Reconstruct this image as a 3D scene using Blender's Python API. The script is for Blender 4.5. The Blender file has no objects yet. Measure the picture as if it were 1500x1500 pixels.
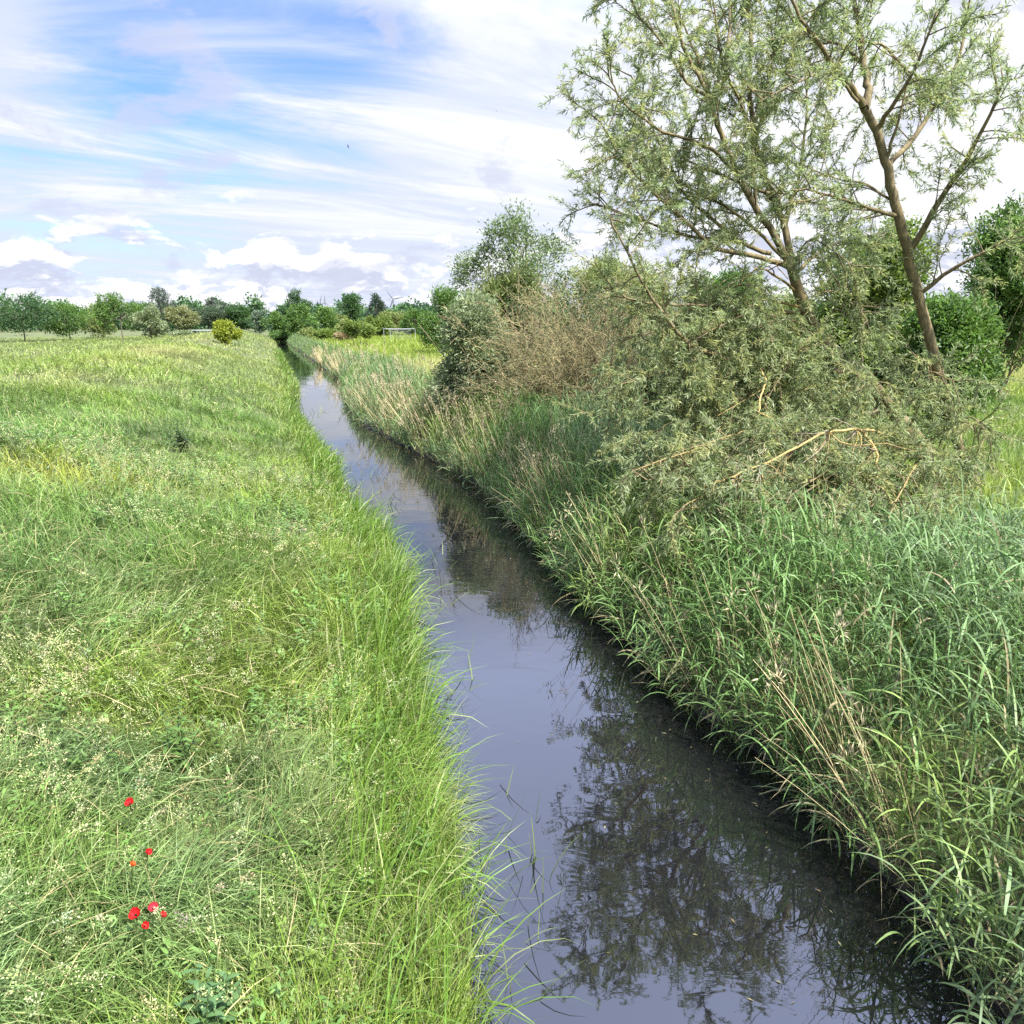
import bpy, math
import numpy as np

rng = np.random.default_rng(11)
C = bpy.context.scene.collection
CAM_H, PITCH, FPX = 5.0, math.radians(14.0), 1126.0
cp, sp = math.cos(PITCH), math.sin(PITCH)
U = lambda a, b, n=None: rng.uniform(a, b, n)


# ------------------------------------------------------------------ survey: photo pixel (1500 px) -> direction
def ray(px, py):
    px = np.asarray(px, float); py = np.asarray(py, float)
    x, u = px - 750.0, 750.0 - py
    f = FPX * cp + u * sp
    return x / f, (u * cp - FPX * sp) / f          # lateral and vertical slope per metre forward


def at(px, py, Y):
    a, b = ray(px, py)
    return np.array([a * Y, Y + 0 * a, CAM_H + b * Y]).T


# ------------------------------------------------------------------ noise
_tab = np.random.default_rng(5).random((256, 256))


def vnoise(x, y, s=1.0, seed=0):
    x = np.asarray(x, float) / s + seed * 17.3; y = np.asarray(y, float) / s + seed * 31.7
    xi = np.floor(x).astype(int); yi = np.floor(y).astype(int)
    fx = x - xi; fy = y - yi
    fx = fx * fx * (3 - 2 * fx); fy = fy * fy * (3 - 2 * fy)
    g = lambda i, j: _tab[(xi + i) & 255, (yi + j) & 255]
    return (g(0, 0) * (1 - fx) + g(1, 0) * fx) * (1 - fy) + (g(0, 1) * (1 - fx) + g(1, 1) * fx) * fy


def fbm(x, y, s=1.0, seed=0, o=3):
    v = 0; a = 1; t = 0
    for k in range(o):
        v = v + a * vnoise(x, y, s / 2 ** k, seed + k * 3); t += a; a *= .55
    return v / t


def sstep(a, b, x):
    t = np.clip((x - a) / (b - a), 0, 1)
    return t * t * (3 - 2 * t)


# ------------------------------------------------------------------ the canal and the lie of the land
_lp = [(745, 1480), (735, 1330), (705, 1200), (690, 1050), (652, 900), (605, 800), (533, 737), (524, 697), (485, 656),
       (447, 613), (443, 572), (424, 538), (411, 515), (402, 497), (398, 486)]
_rp = [(1420, 1400), (1311, 1290), (1150, 1140), (1000, 1020), (880, 890), (785, 790), (700, 712), (600, 655), (530, 622),
       (516, 600), (503, 560), (468, 536), (440, 516), (415, 497), (405, 486)]


def _edge(pts):
    p = np.array(pts, float)
    a, b = ray(p[:, 0], p[:, 1])
    Y = -CAM_H / b
    return Y, a * Y


_ly, _lx = _edge(_lp); _lx = _lx - np.interp(_ly, [4, 6, 9, 19, 30, 60, 120], [.22, .3, .66, .62, .5, .25, .1]); _ry, _rx = _edge(_rp)
_ly = np.r_[-80, 0, _ly, 2000]; _lx = np.r_[3, .0, _lx, _lx[-1] - 600]
_ry = np.r_[-80, 0, _ry, 2000]; _rx = np.r_[7, 4.2, _rx, _rx[-1] - 600]
XL = lambda Y: np.interp(Y, _ly, _lx) + .12 * (vnoise(Y, 0 * Y, 1.3, 2) - .5) * (np.abs(Y) < 60)
XR = lambda Y: np.interp(Y, _ry, _rx) + .3 * (vnoise(Y, 0 * Y, 1.6, 4) - .5) * (np.abs(Y) < 60)


def hleft(d, X, Y):
    z = np.interp(d, [0, .12, .4, 1.5, 4, 7, 9.5, 12.5, 16, 22, 40, 200], [-.06, .2, .36, .68, 1.4, 2.2, 2.65, 2.75, 2.4, 1.7, 1.05, .85])
    return z + np.clip(d, 0, 1) * (.22 * (fbm(X, Y, 3.0, 1) - .5))


def hright(d, X, Y):
    z = np.interp(d, [0, .15, .5, 2, 5, 10, 40, 200], [-.06, .2, .35, .6, .85, 1.0, 1.2, 1.2])
    return z + np.clip(d, 0, 1) * (.2 * (fbm(X, Y, 3.0, 6) - .5))


def height(X, Y):
    X = np.asarray(X, float); Y = np.asarray(Y, float)
    xl, xr = XL(Y), XR(Y)
    return np.where(X < xl, hleft(xl - X, X, Y), np.where(X > xr, hright(X - xr, X, Y), -.5))


# ------------------------------------------------------------------ mesh building
class Acc:
    def __init__(s): s.v, s.f, s.c, s.n = [], [], [], 0

    def add(s, v, f, c):
        v = np.asarray(v, np.float32).reshape(-1, 3)
        c = np.broadcast_to(np.asarray(c, np.float32), (len(v), 3))
        s.v.append(v); s.f.append(np.asarray(f, np.int32).reshape(-1, 4) + s.n); s.c.append(c); s.n += len(v)

    def build(s, name, mat, parent=None, smooth=True, origin=None):
        v = np.concatenate(s.v); f = np.concatenate(s.f); c = np.concatenate(s.c)
        if origin is not None: v = v - np.asarray(origin, np.float32)
        m = bpy.data.meshes.new(name)
        m.vertices.add(len(v)); m.vertices.foreach_set('co', v.ravel())
        m.loops.add(f.size); m.loops.foreach_set('vertex_index', f.ravel())
        m.polygons.add(len(f)); m.polygons.foreach_set('loop_start', np.arange(0, f.size, 4, dtype=np.int32))
        m.polygons.foreach_set('use_smooth', np.full(len(f), smooth))
        a = m.attributes.new('col', 'FLOAT_COLOR', 'POINT')
        a.data.foreach_set('color', np.c_[c, np.ones(len(c), np.float32)].astype(np.float32).ravel())
        m.update(calc_edges=True)
        m.materials.append(mat)
        o = bpy.data.objects.new(name, m); C.objects.link(o)
        if parent is not None: o.parent = parent
        elif origin is not None: o.location = origin
        return o


def grass_w(t): return (1 - t ** 2.4) * (.7 + .3 * np.minimum(1, t * 4)) + .04
def leaf_w(t): return 1.55 * (t + .04) ** .45 * np.maximum(1 - t, 0) ** .75 + .02
def stem_w(t): return 1 - .6 * t


def blades(acc, base, az, th0, bend, L, W, K, col, prof=grass_w, roll=None, tip=None):
    N = len(base)
    if N == 0: return None
    b = lambda a: np.broadcast_to(np.asarray(a, float), (N,))
    az, th0, bend, L, W = b(az), b(th0), b(bend), b(L), b(W)
    tm = (np.arange(K) + .5) / K
    th = th0[:, None] - bend[:, None] * tm
    st = (L / K)[:, None]
    z0 = np.zeros((N, 1))
    r = np.concatenate([z0, np.cumsum(np.cos(th) * st, 1)], 1)
    z = np.concatenate([z0, np.cumsum(np.sin(th) * st, 1)], 1)
    ca, sa = np.cos(az)[:, None], np.sin(az)[:, None]
    cen = np.stack([base[:, 0:1] + r * ca, base[:, 1:2] + r * sa, base[:, 2:3] + z], 2)
    thv = np.concatenate([th, th[:, -1:]], 1)
    nx, ny, nz = -np.sin(thv) * ca, -np.sin(thv) * sa, np.cos(thv)
    roll = U(-.9, .9, N) if roll is None else b(roll)
    cr, sr = np.cos(roll)[:, None], np.sin(roll)[:, None]
    side = np.stack([-sa * cr + nx * sr, ca * cr + ny * sr, nz * sr], 2)
    t = np.linspace(0, 1, K + 1)
    w = (W[:, None] * .5 * prof(t))[:, :, None]
    v = np.stack([cen - side * w, cen + side * w], 2)
    idx = np.arange(N)[:, None] * (2 * (K + 1)) + np.arange(K)[None] * 2
    f = np.stack([idx, idx + 1, idx + 3, idx + 2], 2)
    col = np.broadcast_to(np.asarray(col, float), (N, 3))
    if tip is None: cc = np.repeat(col[:, None], (K + 1) * 2, 1)
    else:
        tt = np.repeat(t, 2)[None, :, None] ** 2
        cc = col[:, None] * (1 - tt) + np.asarray(tip)[None, None] * tt
    acc.add(v, f, cc.reshape(-1, 3))
    return cen


def unit(v): return v / np.maximum(np.linalg.norm(v, axis=-1, keepdims=True), 1e-9)


def leaves(acc, pos, d, L, W, col):
    N = len(pos)
    if N == 0: return
    d = unit(d)
    side = unit(np.cross(d, unit(rng.normal(size=(N, 3)) + [0, 0, .6])))
    nrm = np.cross(side, d)
    L = np.broadcast_to(L, (N,))[:, None]; W = np.broadcast_to(W, (N,))[:, None]
    mid = pos + d * L * .45
    v = np.stack([pos, mid + side * W * .5 + nrm * W * .18, pos + d * L - nrm * L * .1, mid - side * W * .5 + nrm * W * .18], 1)
    acc.add(v, np.arange(N * 4).reshape(N, 4), np.repeat(np.broadcast_to(col, (N, 3)), 4, 0))


def tube(acc, pts, rad, n, col):
    p = np.asarray(pts, float); M = len(p)
    rad = np.broadcast_to(np.asarray(rad, float), (M,))
    t = unit(np.gradient(p, axis=0))
    ref = np.array([.31, .17, .93]) if abs(t[:, 2]).mean() < .8 else np.array([.9, .4, .1])
    a = unit(np.cross(t, ref)); b = np.cross(t, a)
    ph = np.arange(n) * 2 * math.pi / n
    v = p[:, None] + rad[:, None, None] * (a[:, None] * np.cos(ph)[None, :, None] + b[:, None] * np.sin(ph)[None, :, None])
    i = np.arange(M - 1)[:, None] * n; k = np.arange(n)[None]
    f = np.stack([i + k, i + (k + 1) % n, i + n + (k + 1) % n, i + n + k], 2)
    acc.add(v, f, col)


def box(acc, c, s, col=(.8, .8, .8)):
    v = np.array([[x, y, z] for x in (-.5, .5) for y in (-.5, .5) for z in (-.5, .5)]) * s + np.asarray(c)
    acc.add(v, [[0, 1, 3, 2], [4, 6, 7, 5], [0, 4, 5, 1], [2, 3, 7, 6], [0, 2, 6, 4], [1, 5, 7, 3]], col)


def bend_path(p0, d0, L, n, wob, droop):
    p = [np.asarray(p0, float)]; d = unit(np.asarray(d0, float))
    for k in range(n):
        d = unit(d + rng.normal(size=3) * wob + np.array([0, 0, -droop]))
        p.append(p[-1] + d * L / n)
    return np.array(p)


def smooth_path(pts, m=4):
    p = np.asarray(pts, float)
    q = np.vstack([2 * p[0] - p[1], p, 2 * p[-1] - p[-2]])
    out = []
    for i in range(1, len(q) - 2):
        for t in np.arange(m) / m:
            a, b, c, d = q[i - 1], q[i], q[i + 1], q[i + 2]
            out.append(.5 * (2 * b + (c - a) * t + (2 * a - 5 * b + 4 * c - d) * t * t + (3 * b - a - 3 * c + d) * t ** 3))
    return np.array(out + [p[-1]])


def thing(name, label, cat, loc, group=None):
    o = bpy.data.objects.new(name, None); C.objects.link(o)
    o.location = loc; o.empty_display_size = .3
    o['label'] = label; o['category'] = cat
    if group: o['group'] = group
    return o


def stuff(o, label, cat):
    o['kind'] = 'stuff'; o['label'] = label; o['category'] = cat
    return o


# ------------------------------------------------------------------ materials
def new_mat(name):
    m = bpy.data.materials.new(name); m.use_nodes = True
    nt = m.node_tree; nt.nodes.clear()
    return m, nt, nt.nodes, nt.links


def leaf_mat(name, trans=.3, rough=.5, spec=.35, gain=1.0):
    m, nt, N, Lk = new_mat(name)
    at_ = N.new('ShaderNodeAttribute'); at_.attribute_name = 'col'
    tc = N.new('ShaderNodeNewGeometry')
    nz = N.new('ShaderNodeTexNoise'); nz.inputs['Scale'].default_value = 9.0; nz.inputs['Detail'].default_value = 2
    Lk.new(tc.outputs['Position'], nz.inputs['Vector'])
    mr = N.new('ShaderNodeMapRange'); mr.inputs[1].default_value = .3; mr.inputs[2].default_value = .7
    mr.inputs[3].default_value = .86 * gain; mr.inputs[4].default_value = 1.14 * gain
    Lk.new(nz.outputs['Fac'], mr.inputs[0])
    mul = N.new('ShaderNodeVectorMath'); mul.operation = 'SCALE'
    Lk.new(at_.outputs['Color'], mul.inputs[0]); Lk.new(mr.outputs[0], mul.inputs['Scale'])
    p = N.new('ShaderNodeBsdfPrincipled'); p.inputs['Roughness'].default_value = rough
    p.inputs['Specular IOR Level'].default_value = spec
    Lk.new(mul.outputs[0], p.inputs['Base Color'])
    out = N.new('ShaderNodeOutputMaterial')
    if trans:
        tr = N.new('ShaderNodeBsdfTranslucent')
        t2 = N.new('ShaderNodeVectorMath'); t2.operation = 'MULTIPLY'; t2.inputs[1].default_value = (1.05, 1.18, .85)
        Lk.new(mul.outputs[0], t2.inputs[0]); Lk.new(t2.outputs[0], tr.inputs['Color'])
        mx = N.new('ShaderNodeMixShader'); mx.inputs[0].default_value = trans
        Lk.new(p.outputs[0], mx.inputs[1]); Lk.new(tr.outputs[0], mx.inputs[2]); Lk.new(mx.outputs[0], out.inputs[0])
    else: Lk.new(p.outputs[0], out.inputs[0])
    return m


M_GRASS = leaf_mat('grass_blade', .32, .45, .25)
M_REED = leaf_mat('reed_blade', .3, .48, .25)
M_LEAF = leaf_mat('tree_leaf', .4, .5, .35)
M_WILLOW = leaf_mat('willow_leaf', .5, .5, .3, 1.08)
M_DRY = leaf_mat('dry_stalk', .15, .7, .2)
M_PETAL = leaf_mat('poppy_petal', .35, .6, .2)


def bark_mat():
    m, nt, N, Lk = new_mat('bark')
    at_ = N.new('ShaderNodeAttribute'); at_.attribute_name = 'col'
    g = N.new('ShaderNodeNewGeometry')
    mp = N.new('ShaderNodeMapping'); mp.inputs['Scale'].default_value = (14, 14, 3.5)
    Lk.new(g.outputs['Position'], mp.inputs[0])
    nz = N.new('ShaderNodeTexNoise'); nz.inputs['Scale'].default_value = 1.6; nz.inputs['Detail'].default_value = 6
    Lk.new(mp.outputs[0], nz.inputs['Vector'])
    mr = N.new('ShaderNodeMapRange'); mr.inputs[1].default_value = .3; mr.inputs[2].default_value = .7
    mr.inputs[3].default_value = .5; mr.inputs[4].default_value = 1.4
    Lk.new(nz.outputs['Fac'], mr.inputs[0])
    mul = N.new('ShaderNodeVectorMath'); mul.operation = 'SCALE'
    Lk.new(at_.outputs['Color'], mul.inputs[0]); Lk.new(mr.outputs[0], mul.inputs['Scale'])
    p = N.new('ShaderNodeBsdfPrincipled'); p.inputs['Roughness'].default_value = .85
    bp = N.new('ShaderNodeBump'); bp.inputs['Strength'].default_value = .6; bp.inputs['Distance'].default_value = .02
    Lk.new(nz.outputs['Fac'], bp.inputs['Height']); Lk.new(bp.outputs[0], p.inputs['Normal'])
    Lk.new(mul.outputs[0], p.inputs['Base Color'])
    out = N.new('ShaderNodeOutputMaterial'); Lk.new(p.outputs[0], out.inputs[0])
    return m


M_BARK = bark_mat()


def ground_mat():
    m, nt, N, Lk = new_mat('meadow_soil')
    g = N.new('ShaderNodeNewGeometry')
    n1 = N.new('ShaderNodeTexNoise'); n1.inputs['Scale'].default_value = .35; n1.inputs['Detail'].default_value = 8
    n2 = N.new('ShaderNodeTexNoise'); n2.inputs['Scale'].default_value = 14; n2.inputs['Detail'].default_value = 5
    for n in (n1, n2): Lk.new(g.outputs['Position'], n.inputs['Vector'])
    ad = N.new('ShaderNodeMath'); ad.operation = 'ADD'
    Lk.new(n1.outputs['Fac'], ad.inputs[0]); Lk.new(n2.outputs['Fac'], ad.inputs[1])
    hf = N.new('ShaderNodeMath'); hf.operation = 'MULTIPLY'; hf.inputs[1].default_value = .5
    Lk.new(ad.outputs[0], hf.inputs[0])
    cr = N.new('ShaderNodeValToRGB')
    e = cr.color_ramp.elements
    e[0].position = .35; e[0].color = (.035, .04, .015, 1)
    e[1].position = .62; e[1].color = (.10, .125, .03, 1)
    Lk.new(hf.outputs[0], cr.inputs[0])
    # bare wet mud below and at the water line
    sx = N.new('ShaderNodeSeparateXYZ'); Lk.new(g.outputs['Position'], sx.inputs[0])
    mr = N.new('ShaderNodeMapRange'); mr.inputs[1].default_value = .1; mr.inputs[2].default_value = .4
    Lk.new(sx.outputs['Z'], mr.inputs[0])
    mx = N.new('ShaderNodeMixRGB'); mx.inputs[1].default_value = (.022, .018, .012, 1)
    Lk.new(mr.outputs[0], mx.inputs[0]); Lk.new(cr.outputs[0], mx.inputs[2])
    p = N.new('ShaderNodeBsdfPrincipled'); p.inputs['Roughness'].default_value = .9
    bp = N.new('ShaderNodeBump'); bp.inputs['Strength'].default_value = .7; bp.inputs['Distance'].default_value = .08
    Lk.new(n2.outputs['Fac'], bp.inputs['Height']); Lk.new(bp.outputs[0], p.inputs['Normal'])
    Lk.new(mx.outputs[0], p.inputs['Base Color'])
    out = N.new('ShaderNodeOutputMaterial'); Lk.new(p.outputs[0], out.inputs[0])
    return m


def water_mat():
    m, nt, N, Lk = new_mat('dark_canal_water')
    g = N.new('ShaderNodeNewGeometry')
    mp = N.new('ShaderNodeMapping'); mp.inputs['Rotation'].default_value = (0, 0, math.radians(17)); mp.inputs['Scale'].default_value = (.8, 1.6, 1)
    Lk.new(g.outputs['Position'], mp.inputs[0])
    n1 = N.new('ShaderNodeTexNoise'); n1.inputs['Scale'].default_value = 1.5; n1.inputs['Detail'].default_value = 3; n1.inputs['Distortion'].default_value = .6
    n2 = N.new('ShaderNodeTexNoise'); n2.inputs['Scale'].default_value = .45; n2.inputs['Detail'].default_value = 2
    Lk.new(mp.outputs[0], n1.inputs['Vector']); Lk.new(g.outputs['Position'], n2.inputs['Vector'])
    # riffles come in patches
    mr = N.new('ShaderNodeMapRange'); mr.inputs[1].default_value = .42; mr.inputs[2].default_value = .65; mr.inputs[3].default_value = .15; mr.inputs[4].default_value = 1.0
    Lk.new(n2.outputs['Fac'], mr.inputs[0])
    mu = N.new('ShaderNodeMath'); mu.operation = 'MULTIPLY'
    Lk.new(n1.outputs['Fac'], mu.inputs[0]); Lk.new(mr.outputs[0], mu.inputs[1])
    bp = N.new('ShaderNodeBump'); bp.inputs['Strength'].default_value = .19; bp.inputs['Distance'].default_value = .03
    Lk.new(mu.outputs[0], bp.inputs['Height'])
    p = N.new('ShaderNodeBsdfPrincipled')
    p.inputs['Base Color'].default_value = (.006, .006, .007, 1)
    p.inputs['Roughness'].default_value = .015; p.inputs['IOR'].default_value = 1.88
    Lk.new(bp.outputs[0], p.inputs['Normal'])
    out = N.new('ShaderNodeOutputMaterial'); Lk.new(p.outputs[0], out.inputs[0])
    return m


def paint_mat(name, col, rough=.5, metal=0.0):
    m, nt, N, Lk = new_mat(name)
    g = N.new('ShaderNodeNewGeometry')
    nz = N.new('ShaderNodeTexNoise'); nz.inputs['Scale'].default_value = 6; nz.inputs['Detail'].default_value = 4
    Lk.new(g.outputs['Position'], nz.inputs['Vector'])
    cr = N.new('ShaderNodeValToRGB'); e = cr.color_ramp.elements
    e[0].position = .3; e[0].color = tuple(c * .82 for c in col) + (1,)
    e[1].position = .7; e[1].color = tuple(col) + (1,)
    Lk.new(nz.outputs['Fac'], cr.inputs[0])
    p = N.new('ShaderNodeBsdfPrincipled'); p.inputs['Roughness'].default_value = rough; p.inputs['Metallic'].default_value = metal
    Lk.new(cr.outputs[0], p.inputs['Base Color'])
    out = N.new('ShaderNodeOutputMaterial'); Lk.new(p.outputs[0], out.inputs[0])
    return m


M_GOAL = paint_mat('weathered_white_paint', (.42, .43, .45))
M_TURB = paint_mat('turbine_coating', (.13, .15, .20))
M_STEEL = paint_mat('pylon_steel', (.22, .24, .28), .5, .4)
M_BIRD = paint_mat('dark_plumage', (.03, .035, .06), .8)

# ------------------------------------------------------------------ ground and water
Yr = np.unique(np.r_[np.linspace(-60, 2, 24), np.linspace(2, 40, 190), np.geomspace(40, 260, 120), np.geomspace(260, 6000, 24)])
dl = np.r_[0, .06, .12, .2, .3, .45, .65, .9, np.geomspace(1.2, 60, 60), np.geomspace(70, 4500, 18)]
Yc = np.minimum(Yr, 1500)
xl, xr = XL(Yc), XR(Yc)
Xg = np.concatenate([(xl[:, None] - dl[None])[:, ::-1], xl[:, None] + (xr - xl)[:, None] * np.array([.12, .35, .65, .88]), xr[:, None] + dl[None]], 1)
Yg = np.repeat(Yr[:, None], Xg.shape[1], 1)
nl = len(dl)
Zg = np.concatenate([hleft(np.repeat(dl[None, ::-1], len(Yr), 0), Xg[:, :nl], Yg[:, :nl]),
                     np.repeat(np.array([[-.4, -.55, -.55, -.4]]), len(Yr), 0),
                     hright(np.repeat(dl[None], len(Yr), 0), Xg[:, nl + 4:], Yg[:, nl + 4:])], 1)
a = Acc()
R, Q = Xg.shape
i = (np.arange(R - 1)[:, None] * Q + np.arange(Q - 1)[None])
a.add(np.stack([Xg, Yg, Zg], 2), np.stack([i, i + 1, i + Q + 1, i + Q], 2), (.1, .1, .1))
ground = a.build('ground', ground_mat()); ground['kind'] = 'structure'
a = Acc()
Xw = np.stack([xl - .15, xl * .66 + xr * .34, xl * .34 + xr * .66, xr + .15], 1); ok = Yr <= 600
Xw = Xw[ok]; Yw = np.repeat(Yr[ok][:, None], 4, 1)
R = len(Xw); i = (np.arange(R - 1)[:, None] * 4 + np.arange(3)[None])
a.add(np.stack([Xw, Yw, 0 * Xw], 2), np.stack([i, i + 1, i + 5, i + 4], 2), (0, 0, 0))
water = a.build('water', water_mat()); water['kind'] = 'structure'

# ------------------------------------------------------------------ left bank meadow
G_GREEN = np.array([.10, .185, .033]); G_DEEP = np.array([.06, .12, .036]); G_YEL = np.array([.20, .26, .042])
G_PALE = np.array([.27, .29, .13]); G_BLUE = np.array([.12, .19, .08]); G_STRAW = np.array([.36, .31, .15])


def scatter(D0, D1, dens, side, dmin, dmax):
    """points on one bank between distances D0 and D1 from the bridge, inside a wide wedge ahead"""
    area = .5 * (D1 ** 2 - D0 ** 2) * 1.9
    n = int(area * dens)
    D = np.sqrt(U(D0 ** 2, D1 ** 2, n)); ph = U(-.95, .95, n)
    X, Y = D * np.sin(ph), D * np.cos(ph)
    d = XL(Y) - X if side == 'L' else X - XR(Y)
    k = (d > dmin) & (d < dmax) & (np.abs(X) < .8 * Y + 1.5)
    return X[k], Y[k], d[k]


def mixc(a, b, t): return a * (1 - t[:, None]) + b * t[:, None]


def left_colour(X, Y, d, n):
    big = fbm(X, Y, 6.0, 21); mid = fbm(X, Y, 1.6, 22)
    c = np.repeat(G_GREEN[None], n, 0)
    c = mixc(c, G_YEL, sstep(.42, .66, big) * .62)
    c = mixc(c, G_DEEP, sstep(.52, .75, mid) * .55)
    near = sstep(13, 6, Y)
    c = mixc(c, G_BLUE, near * .85 * sstep(.35, .6, fbm(X, Y, 2.2, 25)))
    c = mixc(c, G_YEL, sstep(2.5, .4, d) * .65)                      # yellow green sedge by the water
    far = sstep(30, 75, Y)
    c = mixc(c, mixc(np.repeat(G_YEL[None], n, 0), G_STRAW, sstep(.3, .6, fbm(X, Y, 5, 29)) * .6), sstep(18, 45, Y) * np.maximum(np.exp(-((d - 10) / 4.5) ** 2), .5 * far) * .9)
    c = mixc(c, G_YEL * [1.25, 1, .8], np.exp(-((X + 8.7) ** 2 + (Y - 14.8) ** 2) / 3.5) * .8)   # yellowing patch
    r = rng.random(n)
    c = mixc(c, G_PALE, (r < .13) * U(.3, 1, n))
    c = mixc(c, G_STRAW, (r > .965) * U(.4, 1, n))
    return c * U(.45, 1.5, n)[:, None] * (.8 + .4 * sstep(.3, .7, fbm(X, Y, .9, 27)))[:, None]


def flow(X, Y, seed):
    return 2 * math.pi * 1.4 * fbm(X, Y, 2.6, seed, 2)


acc = Acc()
for D0, D1, dens, K, wmul in ((2.2, 7.5, 2100, 4, 1.0), (7.5, 15, 1000, 4, 1.25), (15, 34, 270, 3, 2.0), (34, 80, 55, 2, 3.6), (80, 210, 6.5, 2, 8.0)):
    X, Y, d = scatter(D0, D1, dens, 'L', .03, 400)
    tuft = fbm(X, Y, .55, 31, 2)
    k = rng.random(len(X)) < .35 + 1.1 * sstep(.3, .65, tuft)
    X, Y, d, tuft = X[k], Y[k], d[k], tuft[k]
    n = len(X)
    hgt = (.26 + .3 * tuft + .14 * fbm(X, Y, 3, 33)) * U(.6, 1.2, n) * (1 - .25 * sstep(30, 80, Y))
    hgt *= 1 - .3 * sstep(12, 20, Y) * sstep(40, 25, Y)
    az = flow(X, Y, 35) + rng.normal(0, 1.25, n)
    th0 = np.radians(np.clip(rng.normal(68, 16, n), 20, 92)); bend = np.radians(np.abs(rng.normal(78, 40, n)))
    w = U(.0045, .0108, n) * wmul
    blades(acc, np.c_[X, Y, height(X, Y) - .02], az, th0, bend, hgt * 1.25, w, K, left_colour(X, Y, d, n), tip=None)
stuff(acc.build('meadow_grass', M_GRASS), 'long windblown green grass covering the left bank', 'grass')

# sedge along the left water edge
acc = Acc()
for D0, D1, dens, K, wm in ((2.2, 9, 520, 5, 1), (9, 18, 420, 4, 1.3), (18, 45, 130, 3, 2.2), (45, 130, 22, 2, 5)):
    X, Y, d = scatter(D0, D1, dens, 'L', -.02, 1.5)
    k = rng.random(len(X)) < sstep(1.5, .25, d) * (.25 + .9 * sstep(.35, .6, fbm(X, Y, .8, 41)))
    X, Y, d = X[k], Y[k], d[k]; n = len(X)
    L = U(.6, 1.2, n) * (1 - .35 * sstep(16, 24, Y)) * (.8 + .5 * vnoise(X, Y, 1.4, 44))
    az = rng.normal(-.1, 1.1, n) + .4 * (vnoise(X, Y, 1.5, 45) - .5)
    c = mixc(np.repeat(np.array([[.135, .215, .028]]), n, 0), np.array([.09, .18, .03]), rng.random(n) * .8)
    c = mixc(c, G_PALE, (rng.random(n) < .16) * .8) * U(.75, 1.25, n)[:, None]
    blades(acc, np.c_[X, Y, np.maximum(height(X, Y), -.15) - .02], az, np.radians(rng.normal(80, 8, n)), np.radians(np.abs(rng.normal(55, 42, n))),
           L, U(.008, .016, n) * wm, K, c)
# sparse blades standing in the shallows
X = []; Y = []
for (px, py, m) in ((632, 820, 12), (648, 880, 14), (770, 1260, 16), (745, 1180, 6), (760, 1430, 10), (690, 1010, 10), (560, 740, 16), (455, 605, 14), (535, 700, 10), (520, 600, 16)):
    p = at(px, py, 1.0); s_ = -CAM_H / (p[2] - CAM_H)
    X += list(rng.normal(p[0] * s_, .12 + s_ * .006, m)); Y += list(rng.normal(s_, .25 + .02 * s_, m))
X, Y = np.array(X), np.array(Y); n = len(X)
blades(acc, np.c_[X, Y, -.1 + 0 * X], U(-3.1, 3.1, n), np.radians(U(55, 85, n)), np.radians(U(5, 70, n)), U(.3, .75, n), U(.007, .012, n) * (1 + Y / 25), 4,
       mixc(np.repeat(np.array([[.10, .15, .05]]), n, 0), G_PALE, rng.random(n) * .6))
stuff(acc.build('bank_sedge', M_GRASS), 'tall arching yellow green sedge along the left water edge', 'sedge')

# broad-leaved herbs between the grass, and flattened straw
acc = Acc()
for D0, D1, dens, lw in ((2.4, 9, 60, .055), (9, 22, 22, .08)):
    X, Y, d = scatter(D0, D1, dens, 'L', .4, 40)
    k = rng.random(len(X)) < sstep(.5, .66, fbm(X, Y, 1.2, 57)) * .9 + .06
    X, Y = X[k], Y[k]; n = len(X); m = 14
    hh = U(.3, .56, n)
    P = np.stack([np.repeat(X[:, None], m, 1) + rng.normal(0, .035, (n, m)), np.repeat(Y[:, None], m, 1) + rng.normal(0, .035, (n, m)),
                  height(X, Y)[:, None] + hh[:, None] * np.linspace(.35, 1, m)[None]], 2).reshape(-1, 3)
    q = n * m
    c = np.repeat(mixc(np.repeat(np.array([[.10, .20, .035]]), n, 0), np.array([.15, .23, .07]), rng.random(n)) * U(.7, 1.2, (n, 1)), m, 0)
    Lf = lw * U(.7, 1.5, q)
    blades(acc, P, U(0, 6.28, q), np.radians(U(5, 45, q)), np.radians(U(10, 70, q)), Lf, Lf * U(.35, .5, q), 3, c, prof=leaf_w, roll=U(-.3, .3, q))
X, Y, d = scatter(2.4, 14, 25, 'L', .3, 40); n = len(X)
blades(acc, np.c_[X, Y, height(X, Y) + U(.1, .4, n)], U(0, 6.28, n), np.radians(U(-10, 35, n)), np.radians(U(0, 50, n)), U(.25, .6, n), U(.004, .008, n), 3, G_STRAW * U(.6, 1.2, (n, 1)))
stuff(acc.build('meadow_herbs', M_GRASS), 'small broad leaved herbs and flattened straw among the grass of the left bank', 'herbs')

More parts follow.
